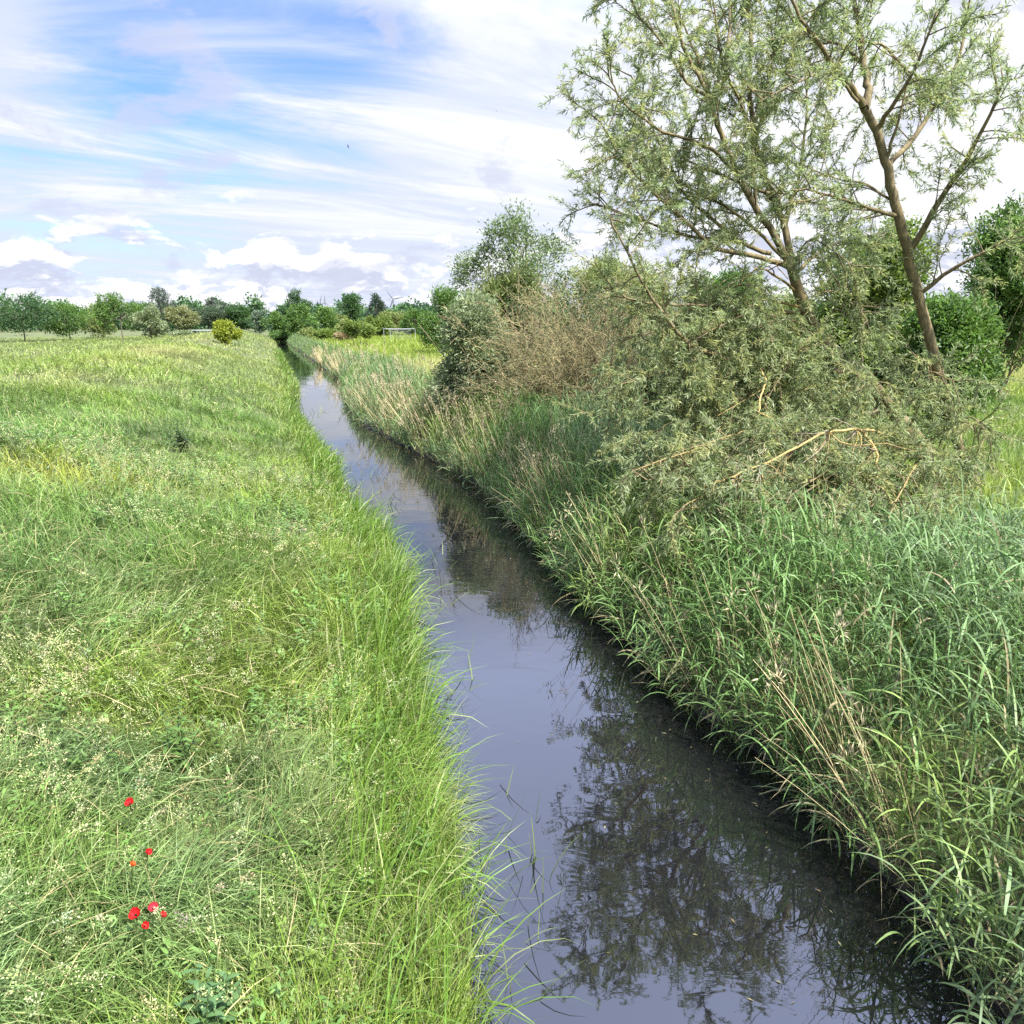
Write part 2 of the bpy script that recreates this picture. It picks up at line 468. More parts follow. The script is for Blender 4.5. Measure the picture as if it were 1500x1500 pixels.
# bits of leaf and weed afloat on the water
acc = Acc()
n = 190; Y = 4 + 45 * rng.random(n) ** 1.6; t = rng.beta(2.2, .9, n); X = XL(Y) * (1 - t) + XR(Y) * t
ang_ = U(0, 6.28, n); Lf = U(.008, .028, n) * (1 + Y / 25)
p0 = np.c_[X, Y, np.full(n, .004)]; dd = np.c_[np.cos(ang_), np.sin(ang_), 0 * X] * Lf[:, None]; ss_ = np.c_[-np.sin(ang_), np.cos(ang_), 0 * X] * (Lf * U(.12, .35, n))[:, None]
acc.add(np.stack([p0 - dd, p0 - ss_ + [0, 0, .003], p0 + dd, p0 + ss_ + [0, 0, .004]], 1), np.arange(4 * n).reshape(n, 4),
        np.repeat(mixc(np.repeat(np.array([[.2, .2, .11]]), n, 0), np.array([.12, .09, .04]), rng.random(n)), 4, 0))
stuff(acc.build('floating_leaves', M_DRY), 'bits of leaf and straw floating on the dark water', 'leaf litter')

# pale flowering panicles
acc = Acc()
for D0, D1, dens, nl_, sz in ((2.5, 9, 75, 48, 1.0), (9, 20, 26, 24, 1.4), (20, 50, 3, 10, 2.4)):
    X, Y, d = scatter(D0, D1, dens, 'L', .5, 60)
    k = rng.random(len(X)) < np.maximum(.95 * sstep(.45, .62, fbm(X, Y, 1.7, 51)), .2 * (Y < 9)) * (.25 + .75 * sstep(.4, 2, d))
    X, Y = X[k], Y[k]; n = len(X)
    az = flow(X, Y, 35) + rng.normal(0, .6, n); L = U(.6, .95, n)
    cen = blades(acc, np.c_[X, Y, height(X, Y)], az, np.radians(U(72, 88, n)), np.radians(U(15, 60, n)), L, .004 * sz, 4,
                 mixc(np.repeat(G_GREEN[None], n, 0), G_PALE, rng.random(n)), prof=stem_w)
    top, sub = cen[:, -1], cen[:, -2]
    t = rng.random((n, nl_, 1))
    p = top[:, None] * t + sub[:, None] * (1 - t)
    off = rng.normal(size=(n, nl_, 3)) * [1, 1, .7] * (.03 * (1.15 - t))
    col = np.array([.38, .39, .2]) * U(.6, 1.2, (n, 1)) + rng.normal(0, .03, (n, 3)) * [1, 1, .6]
    leaves(acc, (p + off).reshape(-1, 3), (off + [0, 0, .02] + rng.normal(size=off.shape) * .01).reshape(-1, 3), U(.010, .02, n * nl_) * sz, U(.006, .011, n * nl_) * sz,
           np.repeat(col, nl_, 0).clip(.05, .8))
stuff(acc.build('grass_panicles', M_DRY), 'pale cream flowering grass heads over the left bank', 'seed heads')

# ------------------------------------------------------------------ right bank: reed bed
REED = np.array([.105, .185, .054]); REED_B = np.array([.12, .18, .08]); REED_Y = np.array([.2, .26, .058]); TAN = np.array([.33, .275, .15])


def belt(Y): return np.interp(Y, [0, 10, 14, 22, 40, 80, 160], [9, 8, 6.0, 4.6, 4.2, 2.8, 2.4])


acc = Acc()
for D0, D1, dens, nlf, Ks, Kl, wm in ((3.0, 9.5, 62, 9, 4, 6, 1.0), (9.5, 16, 64, 8, 4, 5, 1.1), (16, 32, 52, 7, 3, 3, 1.5), (32, 75, 24, 6, 2, 2, 2.8), (75, 190, 8, 5, 2, 2, 6)):
    X, Y, d = scatter(D0, D1, dens, 'R', -.12, 10)
    cl = fbm(X, Y, 1.1, 61, 2)
    k = (d < belt(Y) * U(.8, 1.1, len(d))) & (rng.random(len(X)) < .3 + 1.1 * sstep(.3, .6, cl))
    X, Y, d, cl = X[k], Y[k], d[k], cl[k]; n = len(X)
    edge = sstep(.9, 0, d)
    H = (1.35 + .75 * cl) * (1 + .06 * sstep(17, 12, Y)) * (1 - .3 * sstep(8.5, 10.5, Y) * sstep(17, 14, Y) * sstep(1.2, 3, d)) * U(.7, 1.12, n) * (1 - .4 * edge * rng.random(n))
    lowb = np.interp(Y, [6, 14, 70], [.72, .5, .45])
    H *= (lowb + (1 - lowb) * sstep(0, np.interp(Y, [6, 14], [1.4, 2.3]), d)) * (1 - .15 * sstep(40, 70, Y))
    az = np.where(rng.random(n) < .3 + .5 * edge, rng.normal(math.pi + .3, .8, n), U(0, 6.28, n))
    th0 = np.radians(86 - np.abs(rng.normal(0, 6, n)) - 22 * edge * rng.random(n)); bend = np.radians(np.abs(rng.normal(8, 9, n)) + 18 * edge * rng.random(n))
    z = np.maximum(height(X, Y), -.1) - .03
    c = mixc(np.repeat(REED[None], n, 0), REED_B, sstep(.35, .65, fbm(X, Y, 3, 63)))
    c = mixc(c, REED_Y, sstep(.58, .78, fbm(X, Y, 2.0, 65)) * .6) * U(.55, 1.4, n)[:, None]
    cen = blades(acc, np.c_[X, Y, z], az, th0, bend, H, .009 * wm, Ks, mixc(c, TAN * .7, U(.2, .8, n)), prof=stem_w)
    # leaves alternate up each stem
    t = np.linspace(.28, .99, nlf)[None] + U(-.04, .04, (n, nlf)); t = np.clip(t, .05, .999) * Ks
    i0 = t.astype(int); fr = (t - i0)[:, :, None]
    rows = np.arange(n)[:, None]
    P = cen[rows, i0] * (1 - fr) + cen[rows, i0 + 1] * fr
    a0 = U(0, 6.28, (n, 1)) + np.arange(nlf)[None] * math.pi + rng.normal(0, .5, (n, nlf))
    pull = np.exp(1j * a0) + .3 * np.exp(1j * math.pi * 1.05)                   # leaves comb towards the light over the water
    a0 = np.angle(pull)
    q = n * nlf
    Lf = (U(.34, .66, (n, nlf)) * (1 - .25 * np.linspace(1, 0, nlf)[None])).ravel()
    dry = (rng.random((n, nlf)) < .2 * (1 - np.linspace(0, 1, nlf))[None] ** 1.0)
    cc = np.repeat(c[:, None], nlf, 1) * U(.8, 1.25, (n, nlf, 1))
    cc = np.where(dry[:, :, None], TAN[None, None] * U(.5, 1.0, (n, nlf, 1)), cc).reshape(-1, 3)
    blades(acc, P.reshape(-1, 3), a0.ravel(), np.radians(rng.normal(66, 12, q) + 10 * np.repeat(sstep(12, 20, Y), nlf)), np.radians(np.abs(rng.normal(80, 38, q)) * (1 - .5 * np.repeat(sstep(12, 20, Y), nlf))), Lf, U(.017, .033, q) * (.75 + .25 * wm), Kl, cc, prof=leaf_w,
           roll=rng.normal(0, .45, q))
# fringe of leaves and dead straw drooping over the bank edge
for D0, D1, dens, K, wm in ((3, 10, 420, 5, 1), (10, 22, 260, 4, 1.5), (22, 60, 70, 3, 2.6)):
    X, Y, d = scatter(D0, D1, dens, 'R', -.06, .4)
    k = rng.random(len(X)) < .25 + 1.2 * sstep(.3, .65, fbm(X, Y, .8, 67))
    X, Y, d = X[k], Y[k], d[k]; n = len(X)
    c = mixc(np.repeat(REED[None], n, 0), REED_B, rng.random(n)) * U(.6, 1.3, n)[:, None]
    c = mixc(c, TAN * .8, (rng.random(n) < .33) * U(.5, 1, n))
    blades(acc, np.c_[X, Y, np.maximum(height(X, Y), -.05) + U(0, .35, n)], rng.normal(math.pi + .25, .9, n), np.radians(rng.normal(48, 22, n)), np.radians(np.abs(rng.normal(85, 35, n))),
           U(.3, .85, n), U(.01, .026, n) * wm, K, c, prof=leaf_w, roll=rng.normal(0, .5, n))
stuff(acc.build('reed_bed', M_REED), 'dense green reeds with arching leaves lining the right water edge', 'reeds')

# last year's straw coloured stalks, leaning out in bundles
acc = Acc()
spots = [(640, 640, 200), (600, 620, 160), (560, 600, 110), (720, 690, 60), (830, 760, 90), (1235, 1130, 45), (985, 985, 12), (1120, 1040, 12), (700, 660, 80), (900, 860, 40), (470, 530, 100), (490, 545, 100), (1290, 1220, 26), (800, 720, 60)]
for px, py, m in spots:
    a_, b_ = ray(px, py); s_ = -(CAM_H - .45) / b_
    x0, y0 = a_ * s_, s_
    X = rng.normal(x0, .12 + .016 * s_, m); Y = rng.normal(y0, .2 + .02 * s_, m)
    d = X - XR(Y); X = np.where(d < .05, XR(Y) + .1, X)
    n = m; L = U(1.2, 2.3, n)
    az = rng.normal(math.pi * .93, .55, n)
    c = TAN * U(.6, 1.3, (n, 1)) * [1, 1, 1]
    cen = blades(acc, np.c_[X, Y, height(X, Y) - .05], az, np.radians(rng.normal(72, 9, n)), np.radians(np.abs(rng.normal(14, 10, n))), L, .008 * (1 + s_ / 16), 4, c, prof=stem_w)
    k = rng.random(n) < .2
    tp = cen[k, -1]; q = len(tp); nf = 26
    off = rng.normal(size=(q, nf, 3)) * [.03, .03, .07]
    leaves(acc, (tp[:, None] + off).reshape(-1, 3), (off + [0, 0, .06]).reshape(-1, 3), U(.05, .1, q * nf), U(.005, .009, q * nf) * (1 + s_ / 12), np.repeat(np.array([.40, .35, .22]) * U(.7, 1.2, (q, 1)), nf, 0))
# sparse plumes through the whole bed
X, Y, d = scatter(8, 70, .4, 'R', .3, 5)
n = len(X)
cen = blades(acc, np.c_[X, Y, height(X, Y)], rng.normal(math.pi, 1, n), np.radians(U(76, 89, n)), np.radians(U(3, 22, n)), U(1.8, 2.5, n), .008 * (1 + Y / 18), 4, TAN * U(.6, 1.2, (n, 1)), prof=stem_w)
tp = cen[:, -1]; nf = 28
off = rng.normal(size=(n, nf, 3)) * [.03, .03, .08]
leaves(acc, (tp[:, None] + off).reshape(-1, 3), (off + [0, 0, .06]).reshape(-1, 3), U(.05, .1, n * nf), np.repeat(.006 * (1 + Y / 14), nf), np.repeat(np.array([.40, .35, .22]) * U(.7, 1.2, (n, 1)), nf, 0))
stuff(acc.build('dry_reed_stalks', M_DRY), 'straw coloured dead reed stalks leaning out over the water', 'dry reeds')

# right hand meadow behind the reeds
acc = Acc()
for D0, D1, dens, K, wm in ((6, 18, 130, 3, 1.6), (18, 45, 75, 3, 2.4), (45, 100, 28, 2, 4.5), (100, 230, 5, 2, 10)):
    X, Y, d = scatter(D0, D1, dens, 'R', 2.2, 300)
    n = len(X)
    c = mixc(np.repeat(G_GREEN[None], n, 0), G_YEL, sstep(.35, .6, fbm(X, Y, 9, 71)))
    straw = sstep(40, 50, Y) * sstep(82, 70, Y)
    c = mixc(c, np.array([.36, .35, .13]), straw * .8)
    c = mixc(c, np.array([.2, .26, .035]), sstep(82, 88, Y) * .9) * U(.75, 1.25, n)[:, None]
    L = U(.4, .8, n) * (1 + .5 * sstep(35, 50, Y))
    blades(acc, np.c_[X, Y, height(X, Y) - .03], U(0, 6.28, n), np.radians(U(65, 90, n)), np.radians(U(5, 70, n)), L, U(.005, .009, n) * wm, K, c)
stuff(acc.build('field_grass', M_GRASS), 'pale yellow green grass of the field behind the right hand reeds', 'grass')


# ------------------------------------------------------------------ trees
def sph(n):
    v = rng.normal(size=(n, 3)); return unit(v)


def crown_leaves(acc, wood, c0, rad, nlobe, nclump, nleaf, sig, L, W, cols, top, lobe=(.34, .52), cut=None, var=.25, hang=0.0, barkc=(.1, .08, .05), rw=.03, spread=.72):
    """leaf clumps over the skin of several lobes that fill an ellipsoid; limbs run from `top` out to the lobes"""
    c0 = np.asarray(c0, float); rad = np.asarray(rad, float)
    lc = sph(nlobe) * (U(.35, 1, (nlobe, 1)) ** .5) * spread
    lc[0] = [0, 0, .55 * spread]
    lr = U(lobe[0], lobe[1], nlobe)
    for q in range(nlobe):
        e = c0 + lc[q] * rad
        if wood is not None:
            p = smooth_path([top, top * .5 + e * .5 + np.array([0, 0, .08 * rad[2]]) + rng.normal(size=3) * .06 * rad, e], 3)
            tube(wood, p, np.linspace(rw, rw * .35, len(p)), 4, barkc)
            for _ in range(3):
                e2 = e + sph(1)[0] * lr[q] * rad * .8
                tube(wood, [e, e * .5 + e2 * .5 + rng.normal(size=3) * .03 * rad, e2], [rw * .35, rw * .25, rw * .1], 3, barkc)
    pk = rng.choice(nlobe, nclump, p=lr ** 2 / (lr ** 2).sum())
    dr = sph(nclump); dr[:, 2] += .25
    dr = unit(dr)
    cc = c0 + (lc[pk] + dr * (lr[pk] * (U(.25, 1, nclump) ** .4))[:, None]) * rad
    if cut is not None: cc = cc[cc[:, 2] > cut + U(-.1, .25, len(cc)) * rad[2]]
    n = len(cc)
    m = n * nleaf
    off = rng.normal(size=(n, nleaf, 3)) * sig
    pos = (cc[:, None] + off).reshape(-1, 3)
    out = unit(cc - c0)[:, None] + rng.normal(size=(n, nleaf, 3)) * .8 + [0, 0, -hang]
    cols = np.asarray(cols)
    w = rng.random((n, 1))
    base = cols[rng.integers(0, len(cols), n)] * (1 + var * (w - .5) * 2)
    col = np.repeat(base, nleaf, 0) * U(.75, 1.25, (m, 1))
    leaves(acc, pos, out.reshape(-1, 3), L * U(.6, 1.3, m), W * U(.7, 1.2, m), col)


GREEN = [[.09, .165, .032], [.115, .195, .042], [.075, .14, .04]]
DARK = [[.05, .105, .032], [.07, .13, .042], [.045, .095, .042]]
OLIVE = [[.185, .225, .07], [.225, .26, .085], [.155, .2, .065]]
GREY = [[.19, .23, .115], [.23, .265, .15], [.16, .205, .10]]
BLUEG = [[.09, .115, .09], [.12, .14, .11], [.07, .09, .08]]
BRIGHT = [[.14, .20, .04], [.17, .22, .045], [.11, .17, .04]]
YELLOW = [[.29, .31, .035], [.24, .28, .035], [.19, .24, .035]]
PALE = [[.20, .22, .09], [.24, .24, .12], [.16, .19, .08]]
RUST = [[.28, .19, .12], [.24, .18, .10], [.20, .19, .08]]


def tree(name, label, cat, px, ytop, hw, Y, cols, group, n=480, nlobe=17, bare=.12, wmul=1.0, lf=1.0, spread=.8, lobe=(.24, .44), nleaf=14, base=None, sigm=1.0, depth=1.0):
    """a free standing tree: crown top at photo row ytop, half width hw px, Y metres ahead"""
    a_, b_ = ray(px, ytop)
    x, zt = a_ * Y, CAM_H + b_ * Y
    g = float(height(x, Y)) if base is None else base
    r = hw / FPX * Y
    H = zt - g
    o = thing(name, label, cat, (x, Y, g), group)
    wood, acc = Acc(), Acc()
    cb = g + bare * H
    rz = (zt - cb) / 2 / 1.02
    c0 = np.array([x, Y, cb + rz])
    bc = (.10, .085, .06)
    top = np.array([x, Y, cb + rz * .75]); r0 = max(.05, H * .016)
    p = smooth_path([[x, Y, g - .1], [x + U(-.04, .04) * H * .3, Y, g + .3 * (top[2] - g)], top], 4)
    tube(wood, p, np.linspace(r0, r0 * .6, len(p)), 7, bc)
    s = max(r, rz)
    crown_leaves(acc, wood, c0, (r / .98, r * depth, rz), nlobe, n, nleaf, .05 * s * sigm + .05, lf * .0022 * Y + .05, lf * .0011 * Y * wmul + .02, cols, top, lobe=lobe, cut=g + .03 * H, rw=r0 * .5, barkc=bc, spread=spread)
    wood.build('trunk', M_BARK, o, origin=o.location)
    acc.build('crown', M_LEAF, o, origin=o.location)
    return o


FARG = 'trees along the far end of the meadow'
T = [  # name, label, category, px, ytop, halfwidth, distance, colours, extra
    ('broadleaf_tree', 'leafy mid green tree at the left picture edge, left of the grey willow', 'tree', 172, 428, 32, 148, GREEN, {}),
    ('poplar_tree', 'tall airy grey blue poplar rising above the trees at far left', 'tree', 229, 414, 30, 195, BLUEG, dict(n=230, spread=.85, lobe=(.2, .34), nlobe=16)),
    ('willow_tree', 'rounded grey green willow below the tall airy poplar at far left', 'tree', 216, 447, 24, 140, GREY, dict(bare=.03)),
    ('willow_tree', 'pale olive willow just left of the left white goal', 'tree', 262, 446, 21, 146, PALE, dict(bare=.03)),
    ('broadleaf_tree', 'broad dull grey green tree behind the left white goal', 'tree', 305, 447, 32, 205, [[.06, .09, .05], [.075, .105, .06]], dict(bare=.04, n=520)),
    ('poplar_tree', 'sparse poplar top showing over the dull grey green tree', 'tree', 313, 431, 16, 245, BLUEG, dict(n=120, spread=.85, lobe=(.2, .3), nlobe=12)),
    ('broadleaf_tree', 'dark green tree behind the yellow bush', 'tree', 347, 446, 22, 205, DARK, dict(bare=.05)),
    ('columnar_tree', 'small narrow blue green tree standing at the end of the dyke path', 'tree', 378, 455, 9, 222, [[.13, .19, .13], [.16, .21, .15]], dict(lobe=(.4, .6), bare=.1, n=260)),
    ('broadleaf_tree', 'tall dark green tree with a flat top, the highest over the canal end', 'tree', 429, 426, 23, 238, DARK, dict(bare=.15)),
    ('willow_tree', 'big round mid green willow in front of the tall dark flat topped tree', 'tree', 442, 441, 27, 188, GREEN, dict(bare=.02, n=600)),
    ('broadleaf_tree', 'mid green tree right of the big round willow by the canal end', 'tree', 478, 449, 22, 205, GREEN, dict(bare=.04)),
    ('broadleaf_tree', 'dark dome shaped tree left of the loose crowned dark tree', 'tree', 511, 431, 19, 245, DARK, dict(lobe=(.42, .6), bare=.05, n=520)),
    ('broadleaf_tree', 'dark tree with a loose open crown left of the nearest turbine', 'tree', 550, 430, 16, 262, [[.035, .06, .04], [.05, .075, .05]], dict(n=230, spread=.8)),
    ('field_tree', 'small light green tree with a short bare trunk standing alone in the meadow', 'tree', 526, 466, 22, 125, BRIGHT, dict(bare=.22, n=480)),
    ('broadleaf_tree', 'light green tree directly behind the right white goal', 'tree', 577, 456, 26, 196, OLIVE, dict(bare=.03)),
    ('broadleaf_tree', 'mid green tree between the right white goal and the tall dark bush', 'tree', 607, 449, 22, 190, GREEN, dict(bare=.03)),
    ('broadleaf_tree', 'tall dense dark green tree with spiky left side, left of the grey green willow bush', 'tree', 645, 408, 33, 88, GREEN, dict(bare=.02, n=900, nlobe=14, nleaf=18)),
    ('bush', 'low olive bush on the right canal bank at its far end', 'bush', 455, 481, 14, 170, OLIVE, dict(bare=.0, n=240)),
    ('bush', 'low rounded light green bush left of the rusty dry bush', 'bush', 479, 482, 17, 160, BRIGHT, dict(bare=.0, n=300)),
    ('bush', 'low rusty brown dry bush left of the lone meadow tree', 'bush', 501, 488, 13, 150, RUST, dict(bare=.0, n=200)),
    ('bush', 'small dark green bush where the canal disappears', 'bush', 412, 484, 13, 190, GREEN, dict(bare=.0, n=240)),
    ('bush', 'low grey green hedge bush at the foot of the pale olive willow', 'bush', 268, 487, 17, 138, GREY, dict(bare=.0, n=240)),
    ('bush', 'low dark green bush inside the left white goal', 'bush', 300, 488, 20, 150, GREEN, dict(bare=.0, n=240)),
    ('yellow_bush', 'bright yellow green bush standing alone on the left meadow', 'bush', 328, 470, 20, 95, YELLOW, dict(bare=.0, n=620, nlobe=20, lobe=(.2, .38), spread=.85)),
    ('broadleaf_tree', 'small mid green tree just left of the small narrow blue green tree', 'tree', 362, 458, 15, 230, GREEN, dict(bare=.02)),
    ('broadleaf_tree', 'light green tree between the narrow blue green tree and the big round willow', 'tree', 402, 457, 18, 215, GREEN, dict(bare=.02)),
    ('broadleaf_tree', 'dull green tree filling the gap left of the dark dome shaped tree', 'tree', 493, 457, 16, 225, OLIVE, dict(bare=.02)),
    ('broadleaf_tree', 'light olive bushy tree below the loose crowned dark tree', 'tree', 553, 462, 20, 180, BRIGHT, dict(bare=.0)),
    ('broadleaf_tree', 'olive bushy tree just behind the lone small meadow tree', 'tree', 505, 468, 16, 175, OLIVE, dict(bare=.0)),
    ('broadleaf_tree', 'broad dark tree outermost to the left of the meadow', 'tree', 25, 424, 45, 150, DARK, dict(n=520)),
    ('broadleaf_tree', 'mid green tree second from the left of the meadow', 'tree', 95, 436, 38, 160, GREEN, dict(n=460)),
    ('broadleaf_tree', 'olive green tree third from the left of the meadow', 'tree', 138, 444, 26, 175, OLIVE, dict(n=420, bare=.04)),
]
for nm, lb, ct, px, yt, hw, Y, cols, kw in T:
    tree(nm, lb, ct, px, yt, hw, Y, cols, FARG if ct == 'tree' else 'low bushes on the meadow', **kw)

# far-off wood: one mass of overlapping crowns on the horizon
acc = Acc()
for k in range(460):
    Y = U(270, 480); x = U(-.85, .95) * Y
    H = U(7, 12.5) * (.7 + .6 * vnoise(x, Y, 60, 81)) + (Y - 300) * .008; r = U(3, 6)
    g = 1.2
    nn = 60
    c = sph(nn) * (U(.4, 1, (nn, 1)) ** .4) * [r, r, H * .5] + [x, Y, g + H * .5]
    m = nn * 6
    cl = np.array(DARK)[k % 3] * U(.8, 1.5) * np.array([1, 1, 1.15])
    leaves(acc, np.repeat(c, 6, 0) + rng.normal(size=(m, 3)) * .5, rng.normal(size=(m, 3)), U(.9, 1.6, m), U(.6, 1.0, m), cl * U(.7, 1.3, (m, 1)))
stuff(acc.build('distant_wood', M_LEAF), 'dark green band of woodland along the horizon', 'wood')


# ------------------------------------------------------------------ middle distance shrubs on the right
def shrub(name, label, px, ytop, hw, Y, cols, n, L, W, group, nlobe=14, nleaf=26, bare=.0, sig=.16, spread=.72, lobe=(.34, .52), cat='bush', hang=.2, var=.25, depth=.8):
    a_, b_ = ray(px, ytop)
    x, zt = a_ * Y, CAM_H + b_ * Y
    g = float(height(x, Y)); r = hw / FPX * Y; H = zt - g
    o = thing(name, label, cat, (x, Y, g), group)
    wood, acc = Acc(), Acc()
    rz = (H * (1 - bare)) / 2
    c0 = np.array([x, Y, g + bare * H + rz])
    bc = (.17, .14, .075)
    if bare > .02:
        top = np.array([x + .1, Y, g + H * .72])
        p = smooth_path([[x, Y, g - .1], [x + .12, Y, g + H * .3], top, [x + .05, Y, zt - .14 * H]], 5)
        tube(wood, p, np.linspace(.014 * H, .02, len(p)), 8, bc)
        top = p[len(p) // 3]
    else:
        top = np.array([x, Y, g + .05])
        for k in range(9):
            e = top + np.array([U(-.7, .7) * r, U(-.7, .7) * r * depth, H * U(.5, .9)])
            p = bend_path(top + rng.normal(size=3) * [.3, .3, 0], e - top, np.linalg.norm(e - top), 7, .13, .02)
            tube(wood, p, np.linspace(.05, .012, len(p)), 5, bc)
    crown_leaves(acc, wood, c0, (r, r * depth, rz), nlobe, n, nleaf, sig, L, W, cols, top, lobe=lobe, cut=g + .05, hang=hang, barkc=bc, rw=.035, spread=spread, var=var)
    wood.build('trunk', M_BARK, o, origin=o.location)
    acc.build('crown', M_LEAF, o, origin=o.location)
    return o


SG = 'shrubs and trees behind the reed bed'
shrub('willow_bush', 'grey green rounded willow bush left of the brown twiggy shrub', 697, 412, 64, 30, GREY, 1500, .19, .05, SG)
shrub('poplar_tree', 'tall slender open crowned tree rising above the brown twiggy shrub', 768, 304, 92, 37, [[.13, .18, .07], [.15, .2, .08], [.11, .16, .065]], 640, .2, .06, SG, bare=.22, spread=.9, lobe=(.14, .24), nlobe=30, nleaf=22, sig=.2, cat='tree')
shrub('willow_bush', 'olive willow bush behind the grey green bush and below the tall slender tree', 735, 392, 62, 36, OLIVE, 1100, .2, .05, SG)
shrub('willow_bush', 'light olive willow bush with a feathery top behind the brown twiggy shrub', 895, 368, 85, 35, [[.19, .225, .08], [.225, .255, .095], [.16, .2, .07]], 1600, .2, .05, SG, spread=.78)
shrub('broadleaf_bush', 'dense mid green bush behind the low branches of the leaning willow', 1060, 408, 75, 38, GREEN, 1200, .2, .075, SG)
shrub('broadleaf_bush', 'olive green bush under the trunk fork of the leaning willow', 1165, 420, 70, 34, OLIVE, 1200, .2, .07, SG)
shrub('broadleaf_tree', 'bright green leafy tree at the right, behind the willow trunk', 1300, 325, 85, 30, BRIGHT, 1700, .2, .08, SG, cat='tree', hang=.3)
shrub('broadleaf_bush', 'dark green bush beside the willow trunk at the right', 1420, 430, 80, 27, GREEN, 1000, .2, .07, SG)
shrub('broadleaf_tree', 'mid green tree outermost to the right behind the willows', 1490, 300, 90, 36, GREEN, 1300, .2, .08, SG, cat='tree')
shrub('willow_bush', 'low grey green willow scrub right of the brown twiggy shrub', 985, 470, 75, 25, GREY, 1300, .17, .035, SG, sig=.13)
shrub('willow_bush', 'low pale willow scrub growing at the foot of the leaning willow', 1190, 560, 110, 21, GREY, 1500, .16, .033, SG, sig=.14)

# the brown, almost leafless shrub
x, Y = float(ray(868, 500)[0]) * 28, 28.0
g = float(height(x, Y))
o = thing('twiggy_shrub', 'large brown twiggy shrub with hardly any leaves behind the reeds', 'bush', (x, Y, g))
stems, twigs, lv = Acc(), Acc(), Acc()
for k in range(250):
    ph = U(0, 6.28); tilt = U(.05, 1.25) ** .9
    d0 = np.array([math.sin(tilt) * math.cos(ph), math.sin(tilt) * math.sin(ph), math.cos(tilt)])
    L = U(3.5, 6.4) * (1 - .22 * abs(tilt - .5))
    p = bend_path([x + .5 * math.cos(ph) * U(0, 1), Y + .5 * math.sin(ph) * U(0, 1), g], d0, L, 8, .09, .035)
    bc = np.array([.17, .125, .065]) * U(.6, 1.4)
    tube(stems, p, np.linspace(U(.014, .032), .006, 9), 4, bc)
    for q in range(17):
        t = U(.2, 1) * 8; i0 = min(int(t), 7); s0 = p[i0] + (p[i0 + 1] - p[i0]) * (t - i0)
        dd = unit(p[i0 + 1] - p[i0]) + sph(1)[0] * .8
        tp = bend_path(s0, dd, U(.5, 1.2), 4, .22, .04)
        bc2 = np.array([.215, .18, .085]) * U(.6, 1.35)
        tube(twigs, tp, [.009, .008, .007, .006, .004], 3, bc2)
        for w in range(3):
            tq = bend_path(tp[U(1, 4.9).__int__()], unit(tp[-1] - tp[0]) + sph(1)[0] * .8, U(.2, .5), 3, .25, .03)
            tube(twigs, tq, [.008, .007, .0055, .004], 3, bc2 * U(.85, 1.2))
        if rng.random() < .95:
            leaves(lv, tp[rng.integers(1, 5, 7)] + rng.normal(size=(7, 3)) * .1, rng.normal(size=(7, 3)), .10, .026, np.array([.14, .17, .08]) * U(.7, 1.2, (7, 1)))
stems.build('stems', M_BARK, o, origin=o.location)
twigs.build('twigs', M_BARK, o, origin=o.location)
lv.build('leaves', M_LEAF, o, origin=o.location)

# ------------------------------------------------------------------ the leaning willows on the right
WCOL = np.array([[.215, .26, .125], [.255, .295, .16], [.19, .235, .115], [.285, .295, .13]])
BARKW = np.array([.145, .115, .055])
MOSS = np.array([.30, .22, .08])


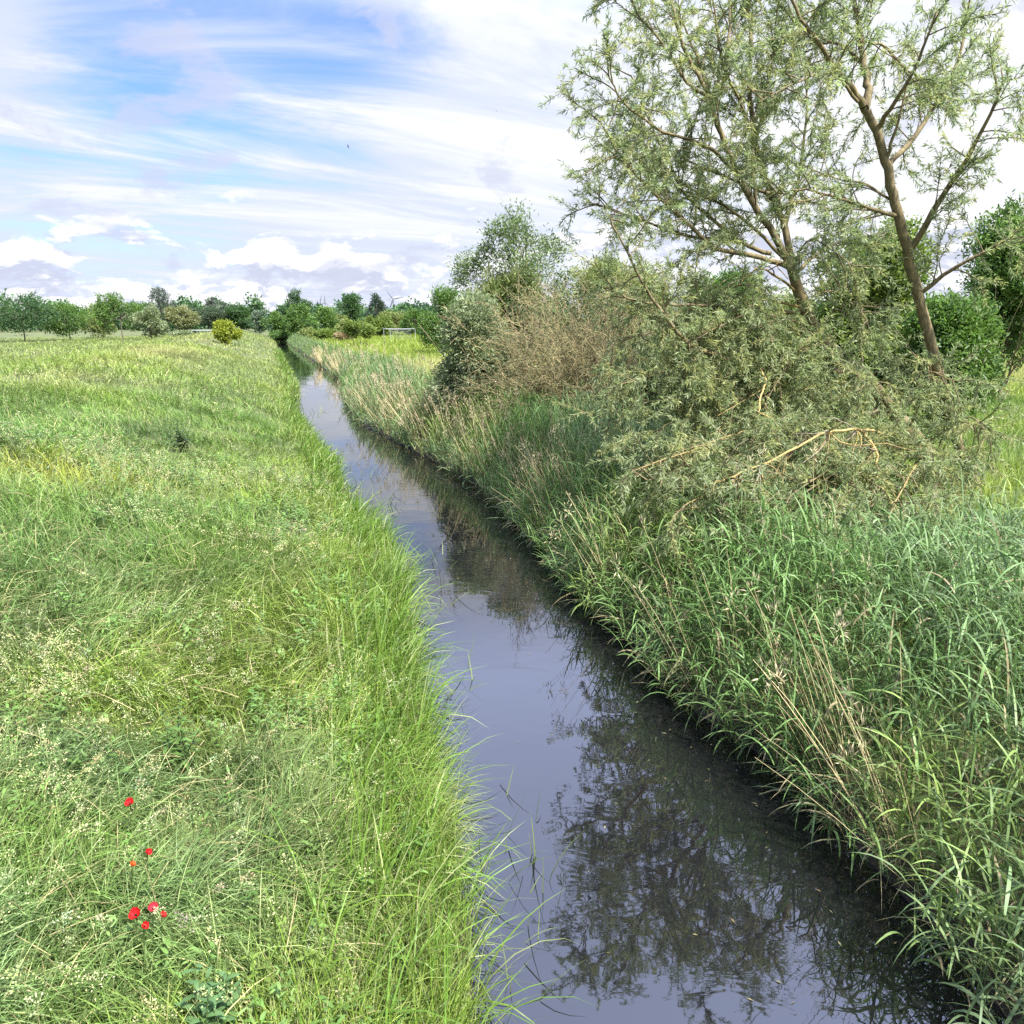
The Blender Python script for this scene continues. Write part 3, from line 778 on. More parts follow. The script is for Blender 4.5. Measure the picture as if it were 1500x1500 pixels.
class Willow:
    def __init__(s): s.wood, s.twig, s.leaf, s.dead = Acc(), Acc(), Acc(), Acc()

    def limb(s, pts, r0, r1, col=BARKW, sides=8, m=4, acc=None):
        p = smooth_path(pts, m)
        p = p + rng.normal(size=p.shape) * .012
        tube(acc or s.wood, p, np.linspace(r0, r1, len(p)), sides, col)
        return p

    def dress(s, p, t0=.15, step=.33, L=(.8, 1.7), droop=.05, twig=.2, leafstep=.015, up=.15, ll=(.085, .15), seg=.3):
        """side shoots with leafy twigs along the limb p"""
        ln = np.r_[0, np.cumsum(np.linalg.norm(np.diff(p, axis=0), axis=1))]
        tot = ln[-1]
        q = tot * t0
        while q < tot:
            q += step * U(.5, 1.5)
            i0 = min(np.searchsorted(ln, min(q, tot - 1e-3)) - 1, len(p) - 2); i0 = max(i0, 0)
            tg = unit(p[i0 + 1] - p[i0])
            s0 = p[i0] + tg * min(max(q - ln[i0], 0), ln[i0 + 1] - ln[i0])
            d0 = tg * .7 + sph(1)[0] * .85 + np.array([0, 0, up])
            sh = bend_path(s0, d0, U(*L) * (1 - .35 * q / tot), 5, .12, droop)
            bc = BARKW * U(.55, 1.1)
            tube(s.twig, sh, np.linspace(.016, .006, 6), 4, bc)
            s.leafy(sh, .35, leafstep, ll)
            sl = np.linalg.norm(sh[-1] - sh[0])
            for w in range(max(2, int(sl / twig))):
                t = U(.2, .98) * 5; j = min(int(t), 4)
                b0 = sh[j] + (sh[j + 1] - sh[j]) * (t - j)
                tw = bend_path(b0, unit(sh[j + 1] - sh[j]) * .8 + sph(1)[0] * .75, U(.3, .75), 4, .14, droop * 1.6)
                tube(s.twig, tw, [.006, .005, .004, .003, .002], 3, bc * 1.1)
                s.leafy(tw, .08, leafstep, ll)

    def leafy(s, p, t0, step, ll):
        tot = np.linalg.norm(np.diff(p, axis=0), axis=1).sum()
        n = int(tot * (1 - t0) / step) + 2
        t = U(t0, 1, n) * (len(p) - 1); i0 = np.minimum(t.astype(int), len(p) - 2)
        seg = p[i0 + 1] - p[i0]
        pos = p[i0] + seg * (t - i0)[:, None]
        d = unit(seg) * .75 + sph(n) * .8 + [0, 0, -.12]
        L = U(ll[0], ll[1], n)
        c = WCOL[rng.integers(0, 4)] * U(.75, 1.25, (n, 1))
        leaves(s.leaf, pos, d, L, L * U(.13, .19, n), c)


w1 = Willow()
gx = lambda pts: [at(px, py, Y) for px, py, Y in pts]
base = at(1398, 742, 18.2); base[2] = float(height(base[0], base[1])) - .1
trunk = w1.limb([base] + gx([(1350, 655, 18.1), (1304, 600, 18.0), (1268, 556, 17.8), (1225, 520, 17.6), (1196, 486, 17.5), (1174, 440, 17.4), (1160, 396, 17.3)]), .22, .11, sides=12)
A = w1.limb(gx([(1160, 396, 17.3), (1135, 345, 17.2), (1106, 304, 17.1), (1077, 246, 17.0), (1051, 182, 16.9), (1038, 138, 16.8), (1006, 80, 16.7), (987, 19, 16.6), (970, -60, 16.6)]), .08, .02)
A2 = w1.limb(gx([(1040, 150, 16.8), (1062, 90, 17.2), (1070, 20, 17.5), (1072, -80, 17.8)]), .04, .015)
B = w1.limb(gx([(1163, 402, 17.3), (1150, 336, 17.6), (1128, 282, 17.8), (1112, 230, 18), (1098, 144, 18.2), (1100, 64, 18.4), (1094, -30, 18.6), (1085, -110, 18.8)]), .08, .025)
B2 = w1.limb(gx([(1110, 225, 18), (1088, 160, 17.4), (1058, 90, 17), (1046, 0, 16.7)]), .04, .014)
Cc = w1.limb(gx([(1153, 390, 17.2), (1115, 378, 16.8), (1045, 362, 16.2), (1013, 333, 15.9), (946, 272, 15.6), (904, 221, 15.4), (880, 180, 15.3)]), .06, .014)
Dd = w1.limb(gx([(1130, 372, 17), (1083, 352, 17.1), (1006, 288, 17.3), (981, 240, 17.4), (952, 179, 17.5), (925, 110, 17.6)]), .05, .014)
Ee = w1.limb(gx([(1077, 250, 17), (1029, 211, 16.4), (968, 192, 15.9), (914, 150, 15.5), (890, 110, 15.3)]), .04, .012)
Ff = w1.limb(gx([(1036, 140, 16.8), (1006, 122, 16.5), (975, 70, 16.3), (935, 20, 16.2), (905, -40, 16.2)]), .035, .012)
F2 = w1.limb(gx([(1040, 140, 16.8), (1012, 60, 17.3), (960, -30, 17.8)]), .03, .012)
Gg = w1.limb(gx([(1258, 549, 17.8), (1173, 538, 16.8), (1109, 535, 16.1), (1050, 522, 15.5), (1009, 502, 15.1), (953, 435, 14.9), (920, 370, 14.8), (893, 320, 14.8)]), .075, .014)
Hh = w1.limb(gx([(1180, 462, 17.5), (1120, 452, 16.9), (1060, 448, 16.2), (991, 446, 15.6), (930, 440, 15.2), (890, 420, 15)]), .05, .012)
Ii = w1.limb(gx([(1205, 500, 17.5), (1180, 513, 16.8), (1140, 528, 16.2), (1080, 545, 15.6), (1010, 560, 15.1)]), .05, .014, MOSS)
Jj = w1.limb(gx([(1160, 405, 17.4), (1195, 372, 17.8), (1240, 352, 18.2), (1290, 345, 18.6)]), .05, .014)
extra = [w1.limb(gx(q_), .04, .012) for q_ in (
    [(1150, 380, 17.3), (1085, 318, 17.0), (990, 260, 16.8), (925, 190, 16.7)],
    [(1150, 336, 17.6), (1172, 250, 17.9), (1182, 150, 18.1), (1176, 50, 18.3)],
    [(1128, 282, 17.5), (1070, 262, 17.6), (1000, 232, 17.9), (935, 215, 18.1)],
    [(1106, 304, 17.1), (1102, 200, 17.3), (1128, 110, 17.4), (1140, 10, 17.5)],
    [(1083, 352, 17.1), (1000, 345, 17.0), (930, 318, 16.9), (872, 300, 16.8)])]
for p in extra: w1.dress(p, .15, .22, (.7, 1.6), .02, .18)
low = []
for sx, sy, sD, ex, ey, eD in ((1240, 535, 17.7, 1050, 610, 14.6), (1268, 556, 17.8, 1000, 660, 14.2), (1225, 520, 17.6, 930, 560, 14.6), (1300, 595, 18, 1150, 700, 14.4), 
                               (1200, 490, 17.5, 1120, 590, 14.8), (1190, 480, 17.5, 1010, 500, 14.9), (1180, 450, 17.4, 960, 470, 15.3), (1260, 550, 17.8, 1250, 590, 15.2),
                               (1210, 500, 17.5, 1270, 470, 15.8), (1170, 430, 17.4, 1080, 420, 16), (1200, 490, 17.6, 1230, 420, 16.4), (1330, 630, 18, 1090, 740, 13.8), (1310, 605, 18, 1000, 720, 13.8), (1258, 549, 17.8, 880, 610, 14.8), (1205, 495, 17.5, 900, 500, 15.4),
                               (1340, 650, 18, 1050, 745, 12.6), (1340, 650, 18, 1000, 740, 11.6), (1345, 655, 18, 1100, 772, 11.3), (1350, 660, 18, 1200, 788, 11.2), (1355, 665, 18, 1290, 782, 11.4), (1310, 610, 18, 930, 690, 12.4), (1330, 640, 18, 1060, 715, 12), (1340, 650, 18, 1150, 730, 11.6), (1345, 655, 18, 1150, 765, 12.3), (1310, 600, 18, 950, 705, 13.2), (1360, 670, 18, 1320, 760, 13), (1268, 556, 17.8, 940, 640, 14), (1300, 595, 18, 1080, 670, 13.6), (1304, 600, 18, 1180, 640, 14), (1230, 525, 17.6, 1100, 480, 15), (1310, 600, 18, 1280, 560, 14.6), (1304, 600, 18, 1400, 560, 15.5), (1350, 655, 18.1, 1450, 640, 15.5), (1330, 630, 18, 1340, 520, 16), (1160, 396, 17.3, 1250, 390, 16.2), (1360, 665, 18, 1380, 720, 15.4)):
    s_, e_ = at(sx, sy, sD), at(ex, ey, eD)
    m_ = s_ * .5 + e_ * .5 + np.array([U(-.3, .3), U(-.3, .3), U(.25, .6)])
    low.append(w1.limb([s_, m_, e_], .03, .008, BARKW * U(.8, 1.2) if rng.random() < .75 else MOSS * .75, sides=6, m=6))
# the dead, yellow lichened boughs
w1.limb(gx([(1350, 655, 18), (1290, 634, 14.6), (1255, 630, 13.6), (1214, 633, 13.1), (1167, 655, 12.7), (1114, 681, 12.3), (1062, 702, 12.0), (1030, 712, 11.8)]), .03, .010, MOSS, acc=w1.dead)
w1.limb(gx([(1264, 632, 13.8), (1282, 658, 13.5), (1287, 696, 13.3), (1297, 730, 13.2)]), .03, .012, MOSS, acc=w1.dead)
w1.limb(gx([(1109, 535, 16.1), (1121, 555, 14.6), (1116, 579, 13.8), (1113, 602, 13.5), (1128, 612, 13.4)]), .022, .01, MOSS, acc=w1.dead)
w1.limb(gx([(1160, 398, 17.2), (1148, 385, 16.9), (1138, 390, 16.8), (1155, 408, 16.7)]), .018, .008, MOSS, acc=w1.dead)
for k in range(44):
    px, py, Yd = [(1255, 630, 13.6), (1214, 633, 13.1), (1167, 655, 12.7), (1114, 681, 12.3), (1062, 702, 12.0), (1287, 696, 13.3), (1282, 658, 13.5)][k % 7]
    p = bend_path(at(px, py, Yd), [U(-1, .4), U(-.8, .2), U(-.9, .35)], U(.5, 1.5), 6, .25, .04)
    tube(w1.dead, p, np.linspace(.014, .004, 7), 4, (MOSS if rng.random() < .5 else np.array([.22, .19, .13])) * U(.6, 1.1))
for p in (A, A2, B, B2, F2, Dd): w1.dress(p, .1, .22, (.8, 1.8), .02, .19)
for p in (Cc, Ee, Ff, Gg, Hh, Ii, Jj): w1.dress(p, .2, .2, (.7, 1.6), .03, .16)
for p in low: w1.dress(p, .3, .2, (.6, 1.5), .09, .14, leafstep=.016, up=.05)
o = thing('willow_tree', 'large leaning willow with forked trunk and dead yellow lower boughs above the reeds', 'tree', base, 'willows leaning over the canal')
w1.wood.build('trunk', M_BARK, o, origin=o.location)
w1.twig.build('twigs', M_BARK, o, origin=o.location)
w1.leaf.build('crown', M_WILLOW, o, origin=o.location)
dd = w1.dead.build('dead_branch', M_BARK, o, origin=o.location); dd['label'] = 'bare dead boughs covered in yellow lichen'

w2 = Willow()
base = at(1432, 760, 17.2); base[2] = float(height(base[0], base[1])) - .1
t2 = w2.limb([base] + gx([(1395, 620, 17), (1350, 450, 16.8), (1322, 340, 16.6), (1308, 285, 16.5), (1297, 234, 16.4), (1278, 179, 16.3), (1264, 155, 16.2)]), .12, .072, sides=12)
limbs = [w2.limb(gx([(1264, 155, 16.2), (1250, 132, 16), (1221, 96, 15.7), (1198, 61, 15.5), (1173, 26, 15.3), (1140, -40, 15.1)]), .07, .02),
         w2.limb(gx([(1266, 158, 16.2), (1272, 130, 16.3), (1266, 96, 16.4), (1259, 42, 16.5), (1248, -10, 16.6), (1240, -90, 16.7)]), .085, .03),
         w2.limb(gx([(1266, 96, 16.4), (1240, 70, 16.8), (1190, 48, 17.2), (1150, 20, 17.6), (1120, -30, 17.9)]), .035, .012),
         w2.limb(gx([(1284, 190, 16.3), (1310, 150, 15.9), (1345, 90, 15.5), (1370, 20, 15.2)]), .05, .016),
         w2.limb(gx([(1262, 60, 16.5), (1300, 70, 16.9), (1330, 110, 17.2), (1360, 150, 17.4)]), .03, .012),
         w2.limb(gx([(1256, 150, 16.1), (1225, 112, 15.6), (1190, 112, 15.2), (1150, 130, 15), (1110, 150, 14.9)]), .03, .01),
         w2.limb(gx([(1316, 318, 16.6), (1275, 305, 16), (1230, 290, 15.5), (1180, 278, 15.1), (1140, 285, 15)]), .045, .012),
         w2.limb(gx([(1312, 300, 16.5), (1270, 272, 16.9), (1230, 262, 17.3), (1190, 250, 17.6)]), .03, .012),
         w2.limb(gx([(1330, 370, 16.7), (1380, 290, 16.2), (1430, 210, 15.8), (1470, 120, 15.4)]), .07, .02),
         w2.limb(gx([(1345, 430, 16.8), (1420, 380, 16.2), (1480, 350, 15.8)]), .05, .014),
         w2.limb(gx([(1300, 240, 16.4), (1340, 200, 16.8), (1400, 100, 17.3), (1420, 0, 17.6)]), .06, .02)]
for p in limbs: w2.dress(p, .1, .2, (.7, 1.7), .03, .18)
w2.limb(gx([(1298, 236, 16.4), (1310, 200, 16.2), (1330, 120, 16)]), .04, .015)
o = thing('willow_tree', 'tall second willow at the right edge with upright forked trunk against the sky', 'tree', base, 'willows leaning over the canal')
w2.wood.build('trunk', M_BARK, o, origin=o.location)
w2.twig.build('twigs', M_BARK, o, origin=o.location)
w2.leaf.build('crown', M_WILLOW, o, origin=o.location)

# ------------------------------------------------------------------ poppies and broad-leaved weeds
def poppy(px, py, Y, size, nod, label, col):
    for _ in range(20):
        tip = at(px, py, Y); g = float(height(tip[0], tip[1]))
        Y += .5 * (CAM_H - g - .52) / -float(ray(px, py)[1]) - .5 * Y
    tip = at(px, py, Y)
    o = thing('poppy', label, 'flower', (tip[0] - .05, tip[1] + .03, g), 'red poppies in the grass')
    st = Acc()
    p = smooth_path([[tip[0] - .05, tip[1] + .03, g], [tip[0] - .03, tip[1] + .02, g + (tip[2] - g) * .6], tip], 4)
    tube(st, p, .0035, 5, (.08, .12, .04))
    st.build('stem', M_GRASS, o, origin=o.location)
    ax = unit(np.array([nod[0], nod[1], 1.0])); u = unit(np.cross(ax, [0, 1, .2])); v = np.cross(ax, u)
    for k in range(4):
        fa = Acc(); n1, n2 = 6, 6
        th = np.linspace(-.85, .85, n1) + k * math.pi / 2 + .2
        rr = np.linspace(.08, 1, n2)
        TH, RR = np.meshgrid(th, rr)
        up_ = (.75 if k % 2 else .6) * RR ** 1.6 + .10 * np.sin(TH * 7 + k) * RR
        rad_ = size * (RR - .25 * RR ** 3) * (1 + .06 * np.sin(TH * 9))
        V = tip + rad_[..., None] * (np.cos(TH)[..., None] * u + np.sin(TH)[..., None] * v) + (size * up_)[..., None] * ax
        i = np.arange(n2 - 1)[:, None] * n1 + np.arange(n1 - 1)[None]
        fa.add(V, np.stack([i, i + 1, i + n1 + 1, i + n1], 2), np.array(col) * U(.85, 1.15))
        fa.build('petal', M_PETAL, o, origin=o.location)
    ce = Acc(); tube(ce, [tip, tip + ax * size * .3, tip + ax * size * .42], [size * .12, size * .16, size * .05], 8, (.02, .03, .015))
    ce.build('seed_pod', M_GRASS, o, origin=o.location)


RED = (.5, .009, .012); ORG = (.7, .07, .012)
poppy(200, 1341, 4.35, .05, (-.2, -.5), 'largest red poppy in the grass at lower left', RED)
poppy(224, 1332, 4.4, .042, (.3, -.3), 'faded pinkish red poppy just right of the largest one', (.5, .03, .05))
poppy(237, 1342, 4.35, .03, (.9, .2), 'small dark red poppy, rightmost of the lower cluster', (.45, .012, .012))
poppy(211, 1358, 4.3, .032, (.8, -.2), 'narrow half open poppy below the largest one', RED)
poppy(216, 1250, 4.95, .032, (.9, -.1), 'lone half closed red poppy midway between the two poppy groups', RED)
poppy(191, 1178, 5.4, .045, (-.1, -.4), 'highest red poppy at the left, among pale grass heads', RED)
poppy(193, 1268, 4.85, .028, (.7, .4), 'small orange poppy below the lone half closed one', ORG)


def weed(px, py, label, nst, hh, lw, group=None, col=(.085, .16, .035)):
    a_, b_ = ray(px, py)
    Y = 4.0
    for _ in range(12): Y = (CAM_H - float(height(a_ * Y, Y)) - hh * .5) / -b_
    x = a_ * Y; g = float(height(x, Y))
    o = thing('broadleaf_weed', label, 'weed', (x, Y, g), group)
    st, lf = Acc(), Acc()
    for k in range(nst):
        p = bend_path([x + U(-.12, .12), Y + U(-.12, .12), g], [U(-.3, .3), U(-.3, .3), 1], hh * U(.75, 1.1), 6, .06, 0)
        tube(st, p, np.linspace(.006, .003, 7), 5, (.1, .14, .05))
        m = 14
        t = np.linspace(.25, 1, m) * 6; i0 = np.minimum(t.astype(int), 5)
        P = p[i0] + (p[i0 + 1] - p[i0]) * (t - i0)[:, None]
        Lf = lw * U(.8, 1.2, m) * np.linspace(1.2, .5, m)
        blades(lf, P, np.arange(m) * 2.4 + U(0, 6), np.radians(U(15, 50, m)), np.radians(U(20, 70, m)), Lf, Lf * .42, 4, np.array(col) * U(.8, 1.25, (m, 1)), prof=leaf_w, roll=0)
    st.build('stem', M_GRASS, o, origin=o.location)
    lf.build('foliage', M_GRASS, o, origin=o.location)


WG = 'broad leaved weeds among the grass'
weed(600, 1245, 'nettle like weed close to the lower left water edge', 5, .55, .12, WG)
weed(495, 1320, 'light green leafy weed in the lower middle of the left bank', 4, .5, .12, WG, (.12, .2, .04))
weed(425, 1410, 'yellowish leafy weed nearest the bottom of the left bank', 4, .5, .13, WG, (.14, .2, .04))
weed(270, 1090, 'dense dark green leafy weed among pale grass heads at left', 8, .6, .12, WG)
weed(300, 1480, 'bluish green leafy weed at the bottom left', 5, .5, .14, WG, (.08, .15, .055))
weed(262, 640, 'tall dark weed clump standing alone on the upper left bank', 14, .95, .2, WG, (.10, .15, .05))
weed(1215, 790, 'dark leafy weed under the dead willow bough', 8, 1.3, .18, WG)

# ------------------------------------------------------------------ goals
def goal(label, px0, px1, ytop, Y, depth, inset=0.0):
    p0, p1 = at(px0, ytop, Y), at(px1, ytop, Y)
    xc = (p0[0] + p1[0]) / 2; hw = (p1[0] - p0[0]) / 2; zt = p0[2]
    g = float(height(xc, Y))
    o = thing('goal', label, 'goal', (xc, Y, g), 'white football goals on the meadow')
    T_ = lambda pts, r, nm: (lambda A_: (tube(A_, pts, r, 8, (.8, .8, .8)), A_.build(nm, M_GOAL, o, origin=o.location)))(Acc())
    for s in (-1, 1):
        T_([[xc + s * hw, Y, g - .1], [xc + s * hw, Y, zt]], .032, 'post')
        T_([[xc + s * (hw - inset), Y + depth, g - .1], [xc + s * (hw - inset), Y + depth, zt - .1], [xc + s * hw, Y, zt]], .035, 'net_support')
    T_([[xc - hw - .05, Y, zt], [xc + hw + .05, Y, zt]], .032, 'crossbar')
    T_([[xc - hw + inset, Y + depth, zt - .1], [xc + hw - inset, Y + depth, zt - .1]], .035, 'rear_bar')
    A_ = Acc()
    for k in range(23):
        x_ = xc - hw + inset + (2 * hw - 2 * inset) * k / 22
        tube(A_, [[x_, Y + depth, g], [x_, Y + depth, zt - .1]], .006, 3, (.6, .6, .6))
    for k in range(8):
        z_ = g + (zt - g) * k / 8
        tube(A_, [[xc - hw + inset, Y + depth, z_], [xc + hw - inset, Y + depth, z_]], .006, 3, (.6, .6, .6))
    A_.build('net', M_GOAL, o, origin=o.location)


goal('white goal frame partly hidden behind the yellow green bush', 275.5, 320, 483.5, 142, 1.6, .9)
goal('white goal frame in the right field behind the tall bright grass', 562, 608, 481.5, 150, 1.2, 1.0)

# ------------------------------------------------------------------ turbines and pylon on the horizon
def turbine(px, py, blade_px, angs, yaw, label):
    L = 45.0; Y = L / blade_px * FPX * 1.03
    hub = at(px, py, Y)
    o = thing('wind_turbine', label, 'wind turbine', (hub[0], Y, 1.0), 'wind turbines on the horizon')
    A_ = Acc(); tube(A_, [[hub[0], Y, 0], [hub[0], Y, hub[2] * .5], [hub[0], Y, hub[2] - 2]], [3.6, 2.9, 2.0], 12, (.8, .8, .8)); A_.build('tower', M_TURB, o, origin=o.location)
    ax = np.array([math.sin(yaw), -math.cos(yaw), 0]); sx_ = np.array([math.cos(yaw), math.sin(yaw), 0])
    A_ = Acc(); tube(A_, [hub - ax * 7, hub - ax * 6, hub + ax * 3], [1.2, 2.4, 2.2], 8, (.8, .8, .8)); A_.build('nacelle', M_TURB, o, origin=o.location)
    hc = hub + ax * 4.5
    A_ = Acc(); tube(A_, [hub + ax * 3.1, hc, hc + ax * 2.2], [2.2, 2.0, .4], 8, (.8, .8, .8)); A_.build('hub', M_TURB, o, origin=o.location)
    for an in angs:
        d = sx_ * math.cos(math.radians(an)) + np.array([0, 0, 1]) * math.sin(math.radians(an))
        w = np.cross(ax, d)
        A_ = Acc()
        t = np.linspace(.03, 1, 8); ch = np.array([3.0, 5.2, 6.0, 5.2, 4.4, 3.5, 2.6, 1.0]); th = ch * .22
        c = hc + d * (t * L)[:, None]
        v = np.stack([c + w * ch[:, None] * .5, c + ax * th[:, None], c - w * ch[:, None] * .5, c - ax * th[:, None]], 1)
        i = np.arange(7)[:, None] * 4; k = np.arange(4)[None]
        A_.add(v, np.stack([i + k, i + (k + 1) % 4, i + 4 + (k + 1) % 4, i + 4 + k], 2), (.8, .8, .8))
        A_.build('blade', M_TURB, o, origin=o.location)


turbine(377, 440.5, 11, (80, 200, 320), .15, 'wind turbine over the small narrow tree, left of the canal end')
turbine(469, 443.5, 11, (75, 195, 315), .1, 'left of the two wind turbines just right of the tall flat topped tree')
turbine(476, 443, 11, (88, 208, 328), .1, 'right of the two wind turbines just right of the tall flat topped tree')
turbine(576, 438, 16, (126, 10, 249), 0, 'nearest wind turbine, right of the loose crowned dark tree')

hub = at(382.4, 442.5, 1150)
o = thing('pylon', 'lattice electricity pylon right beside the leftmost turbine', 'pylon', (hub[0], 1150, 1.0))
A_ = Acc(); zt = hub[2]; x, Y = hub[0], 1150
wd = lambda z: 2.6 * (1 - z / zt) ** .8 + .35
zs = np.linspace(0, zt, 9)
for sx_ in (-1, 1):
    for sy_ in (-1, 1):
        tube(A_, [[x + sx_ * wd(z), Y + sy_ * wd(z), z] for z in zs], .3, 4, (.3, .3, .3))
    for a_, b_ in zip(zs[:-1], zs[1:]):
        tube(A_, [[x + sx_ * wd(a_), Y - wd(a_), a_], [x - sx_ * wd(b_), Y - wd(b_), b_]], .16, 4, (.3, .3, .3))
A_.build('lattice_mast', M_STEEL, o, origin=o.location)
for z, l in ((zt - 3, 4.0), (zt - 7.5, 5.5)):
    A_ = Acc(); tube(A_, [[x - l, Y, z], [x, Y, z + .5], [x + l, Y, z]], [.2, .4, .2], 4, (.3, .3, .3)); tube(A_, [[x - l, Y, z], [x, Y, z - .9], [x + l, Y, z]], [.15, .25, .15], 4, (.3, .3, .3))
    A_.build('crossarm', M_STEEL, o, origin=o.location)


# ------------------------------------------------------------------ birds in the sky
def bird(px, py, Y, s, ang, label):
    c = at(px, py, Y)
    o = thing('bird', label, 'bird', c)
    A_ = Acc()
    d = np.array([math.cos(ang), 0, math.sin(ang)]); w = np.array([-math.sin(ang) * .5, .75, math.cos(ang) * .5])
    tube(A_, [c - d * s * .5, c - d * s * .3, c, c + d * s * .25, c + d * s * .36, c + d * s * .45], np.array([.02, .05, .12, .1, .085, .01]) * s, 8, (.1, .1, .1))
    for q in (-1, 1):
        ww = unit(np.array([d[0] * .2, q * .8, .7]))
        t = np.linspace(0, 1, 5); ch = np.array([.24, .26, .22, .15, .03]) * s
        p = c + ww * (t * s * .75)[:, None] - d * (t ** 2 * s * .2)[:, None]
        v = np.stack([p + d * ch[:, None] * .5, p - d * ch[:, None] * .5 + [0, 0, .004]], 1)
        i = np.arange(4) * 2
        A_.add(v, np.stack([i, i + 1, i + 3, i + 2], 1), (.1, .1, .1))
    A_.build('body', M_BIRD, o, origin=o.location)


bird(510, 215, 60, .3, -1.0, 'dark bird flying high over the meadow at the upper left')
bird(727, 163, 90, .14, .3, 'tiny dark bird flying high near the middle of the sky')

# ------------------------------------------------------------------ sky, sun, camera
SUN_EL, SUN_AZ = math.radians(56), math.radians(138)      # azimuth clockwise from +Y
w = bpy.data.worlds.new('World'); bpy.context.scene.world = w; w.use_nodes = True
nt = w.node_tree; N = nt.nodes; Lk = nt.links; N.clear()


def val(x):
    return x


def put(sock, x):
    if isinstance(x, (int, float, tuple)): sock.default_value = x
    else: Lk.new(x, sock)


def mth(op, a_, b_=0.0, c_=0.0, clamp=False):
    n = N.new('ShaderNodeMath'); n.operation = op; n.use_clamp = clamp
    put(n.inputs[0], a_); put(n.inputs[1], b_); put(n.inputs[2], c_)
    return n.outputs[0]


def ss(x, lo, hi):
    n = N.new('ShaderNodeMapRange'); n.interpolation_type = 'SMOOTHSTEP'
    put(n.inputs[0], x); n.inputs[1].default_value = lo; n.inputs[2].default_value = hi
    return n.outputs[0]


def comb(x, y, z=0.0):
    n = N.new('ShaderNodeCombineXYZ'); put(n.inputs[0], x); put(n.inputs[1], y); put(n.inputs[2], z); return n.outputs[0]


def noise(v, sc, det=6.0, dist=0.0, rough=.55):
    n = N.new('ShaderNodeTexNoise'); n.inputs['Scale'].default_value = sc; n.inputs['Detail'].default_value = det
    n.inputs['Distortion'].default_value = dist; n.inputs['Roughness'].default_value = rough
    Lk.new(v, n.inputs['Vector']); return n.outputs['Fac']


def mix(f, a_, b_):
    n = N.new('ShaderNodeMixRGB'); put(n.inputs[0], f)
    for s_, x in ((n.inputs[1], a_), (n.inputs[2], b_)):
        if isinstance(x, tuple): s_.default_value = x + (1,)
        else: Lk.new(x, s_)
    return n.outputs[0]


sky = N.new('ShaderNodeTexSky'); sky.sky_type = 'NISHITA'; sky.sun_disc = False
sky.sun_elevation = SUN_EL; sky.sun_rotation = SUN_AZ
tc = N.new('ShaderNodeTexCoord')
sep = N.new('ShaderNodeSeparateXYZ'); Lk.new(tc.outputs['Generated'], sep.inputs[0])
dx, dy, dz = sep.outputs
zc = mth('MAXIMUM', dz, 0.0)
den = mth('ADD', zc, .14)
Px, Py = mth('DIVIDE', dx, den), mth('DIVIDE', dy, den)
az = mth('ARCTAN2', dx, dy)
CL = 3.6      # cloud brightness before the background strength
# high veil of cirrus: streaks combed across the sky
ang = math.radians(24)
Qx = mth('ADD', mth('MULTIPLY', Px, math.cos(ang)), mth('MULTIPLY', Py, math.sin(ang)))
Qy = mth('SUBTRACT', mth('MULTIPLY', Py, math.cos(ang)), mth('MULTIPLY', Px, math.sin(ang)))
c1 = noise(comb(mth('MULTIPLY', Qx, .45), mth('MULTIPLY', Qy, 1.35), 3.1), 1.25, 9, 1.3, .63)
c2 = noise(comb(Px, Py, 7.7), .55, 3, .4)


def spot(px, py, lo, hi):
    a_, b_ = ray(px, py); v = unit(np.array([float(a_), 1.0, float(b_)]))
    d_ = mth('ADD', mth('ADD', mth('MULTIPLY', dx, float(v[0])), mth('MULTIPLY', dy, float(v[1]))), mth('MULTIPLY', dz, float(v[2])))
    return ss(d_, math.cos(math.radians(lo)), math.cos(math.radians(hi)))


hole = spot(370, -30, 16, 3)
hole2 = spot(190, 300, 11, 2)
cov = mth('ADD', mth('MULTIPLY', c1, .85), mth('MULTIPLY', c2, .45))
cov = mth('ADD', cov, mth('MULTIPLY', dx, .22))
cov = mth('SUBTRACT', cov, mth('MULTIPLY', hole, .27))
cov = mth('SUBTRACT', cov, mth('MULTIPLY', hole2, .22))
cov = mth('SUBTRACT', cov, mth('MULTIPLY', ss(dz, .36, .75), .16))
cov = mth('ADD', cov, mth('MULTIPLY', ss(dz, .2, .02), .16))
cirrus = ss(cov, .16, .54)
veil = mix(ss(mth('ADD', c1, mth('MULTIPLY', dx, .25)), .36, .66), (CL * .70, CL * .77, CL * .95), (CL * .97, CL * .985, CL * 1.02))
blue = N.new('ShaderNodeVectorMath'); blue.operation = 'MULTIPLY'; blue.inputs[1].default_value = (.46, .58, .86)
Lk.new(sky.outputs[0], blue.inputs[0])
col = mix(cirrus, blue.outputs[0], veil)


# heaped cumulus low over the horizon
def cum(oz):
    z_ = mth('ADD', zc, oz)
    return noise(comb(mth('MULTIPLY', az, 6.5), mth('MULTIPLY', z_, 14.0), 1.7), 1.7, 9, .35, .6)


k0, k1 = cum(0.0), cum(.017)
lim = mth('ADD', mth('ADD', .415, mth('MULTIPLY', zc, .95)), mth('MULTIPLY', ss(zc, .09, .17), .16))
lim = mth('SUBTRACT', lim, mth('MULTIPLY', ss(dx, .0, .35), .06))
body = mth('SUBTRACT', k0, lim)
cmask = ss(body, -.01, .075)
lit = ss(mth('SUBTRACT', k0, k1), -.06, .05)
puff = mix(lit, (CL * .60, CL * .64, CL * .80), (CL * 1.1, CL * 1.1, CL * 1.12))
col = mix(mth('MULTIPLY', cmask, .85), col, puff)
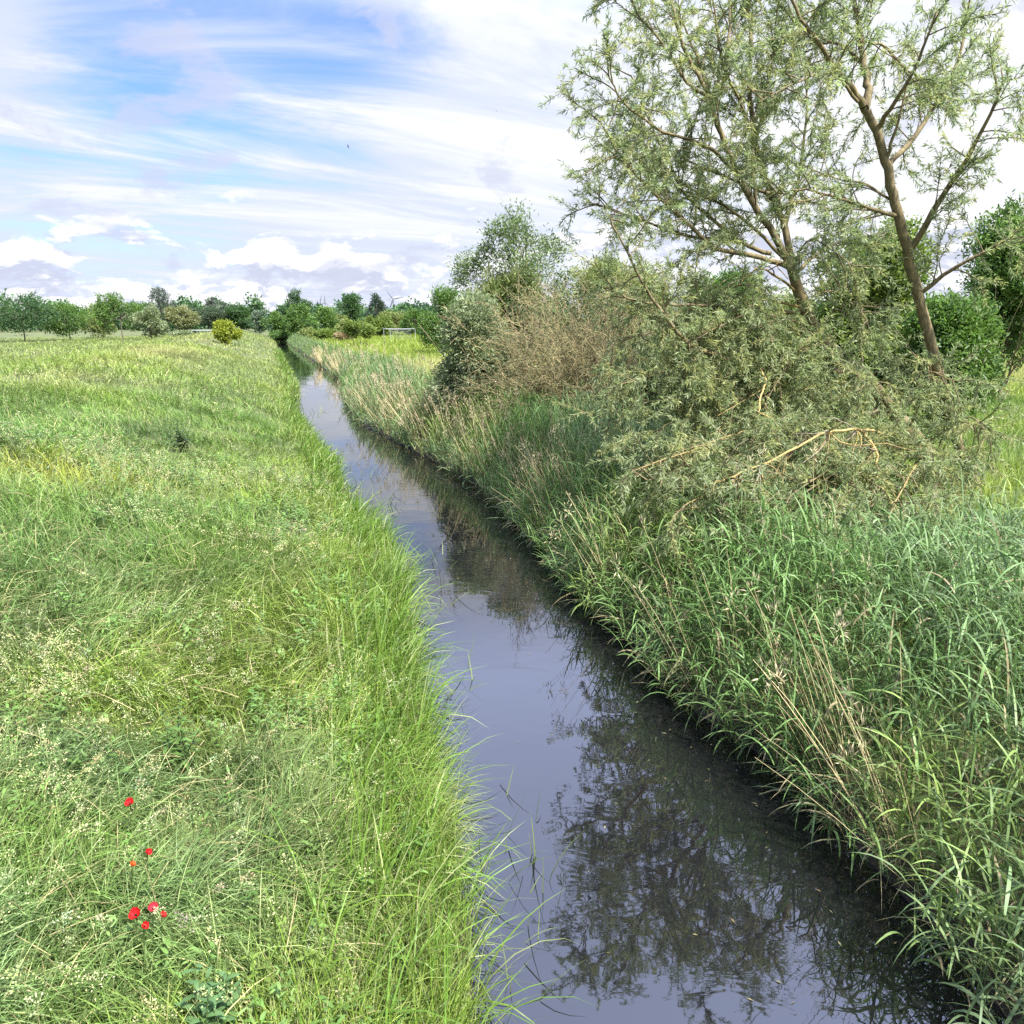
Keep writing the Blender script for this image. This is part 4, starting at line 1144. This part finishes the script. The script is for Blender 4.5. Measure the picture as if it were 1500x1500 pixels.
# torn grey scraps drifting in front of the veil
k2 = noise(comb(mth('MULTIPLY', az, 3.5), mth('MULTIPLY', zc, 7.0), 9.3), 2.3, 7, .3, .6)
scr = mth('MULTIPLY', ss(k2, .55, .66), .65)
col = mix(scr, col, (CL * .62, CL * .66, CL * .82))
sv = [math.sin(SUN_AZ) * math.cos(SUN_EL), math.cos(SUN_AZ) * math.cos(SUN_EL), math.sin(SUN_EL)]
near_sun = mth('ADD', mth('ADD', mth('MULTIPLY', dx, sv[0]), mth('MULTIPLY', dy, sv[1])), mth('MULTIPLY', dz, sv[2]))
# blue tint and extra brightness added above the view, for the water's reflections
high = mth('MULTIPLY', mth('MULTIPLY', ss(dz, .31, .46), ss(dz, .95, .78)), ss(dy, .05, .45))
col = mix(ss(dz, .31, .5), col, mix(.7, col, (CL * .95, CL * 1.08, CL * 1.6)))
col = mix(mth('MULTIPLY', high, .8), col, (CL * 1.75, CL * 2.05, CL * 3.15))  # unseen bright band ahead, added so the water mirrors more sky
glow = N.new('ShaderNodeVectorMath'); glow.operation = 'SCALE'
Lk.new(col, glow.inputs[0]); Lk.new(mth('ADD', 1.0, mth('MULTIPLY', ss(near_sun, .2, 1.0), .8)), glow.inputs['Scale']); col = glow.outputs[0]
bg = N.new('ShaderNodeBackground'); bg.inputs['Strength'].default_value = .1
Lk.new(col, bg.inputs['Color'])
wo = N.new('ShaderNodeOutputWorld'); Lk.new(bg.outputs[0], wo.inputs[0])

sd = bpy.data.lights.new('sun', 'SUN'); sd.energy = 5.0; sd.angle = math.radians(2.5); sd.color = (1, .96, .89)
so = bpy.data.objects.new('sun', sd); C.objects.link(so)
sdir = np.array([math.sin(SUN_AZ) * math.cos(SUN_EL), math.cos(SUN_AZ) * math.cos(SUN_EL), math.sin(SUN_EL)])
import mathutils
so.rotation_euler = mathutils.Vector(sdir).to_track_quat('Z', 'Y').to_euler(); so.location = (20, -20, 40)

cd = bpy.data.cameras.new('camera'); cd.sensor_fit = 'HORIZONTAL'; cd.angle = 2 * math.atan(750 / FPX)
cd.clip_start = .1; cd.clip_end = 20000
co = bpy.data.objects.new('camera', cd); C.objects.link(co)
co.location = (0, 0, CAM_H); co.rotation_euler = (math.pi / 2 - PITCH, 0, 0)
S = bpy.context.scene
S.camera = co
S.view_settings.view_transform = 'Standard'; S.view_settings.look = 'None'
S.view_settings.exposure = 1.6; S.view_settings.gamma = 1.0; S.view_settings.use_curve_mapping = False
S.cycles.use_denoising = False
S.cycles.max_bounces = 8; S.cycles.diffuse_bounces = 5; S.cycles.glossy_bounces = 3; S.cycles.transmission_bounces = 4; S.cycles.transparent_max_bounces = 4
S.cycles.caustics_reflective = False; S.cycles.caustics_refractive = False
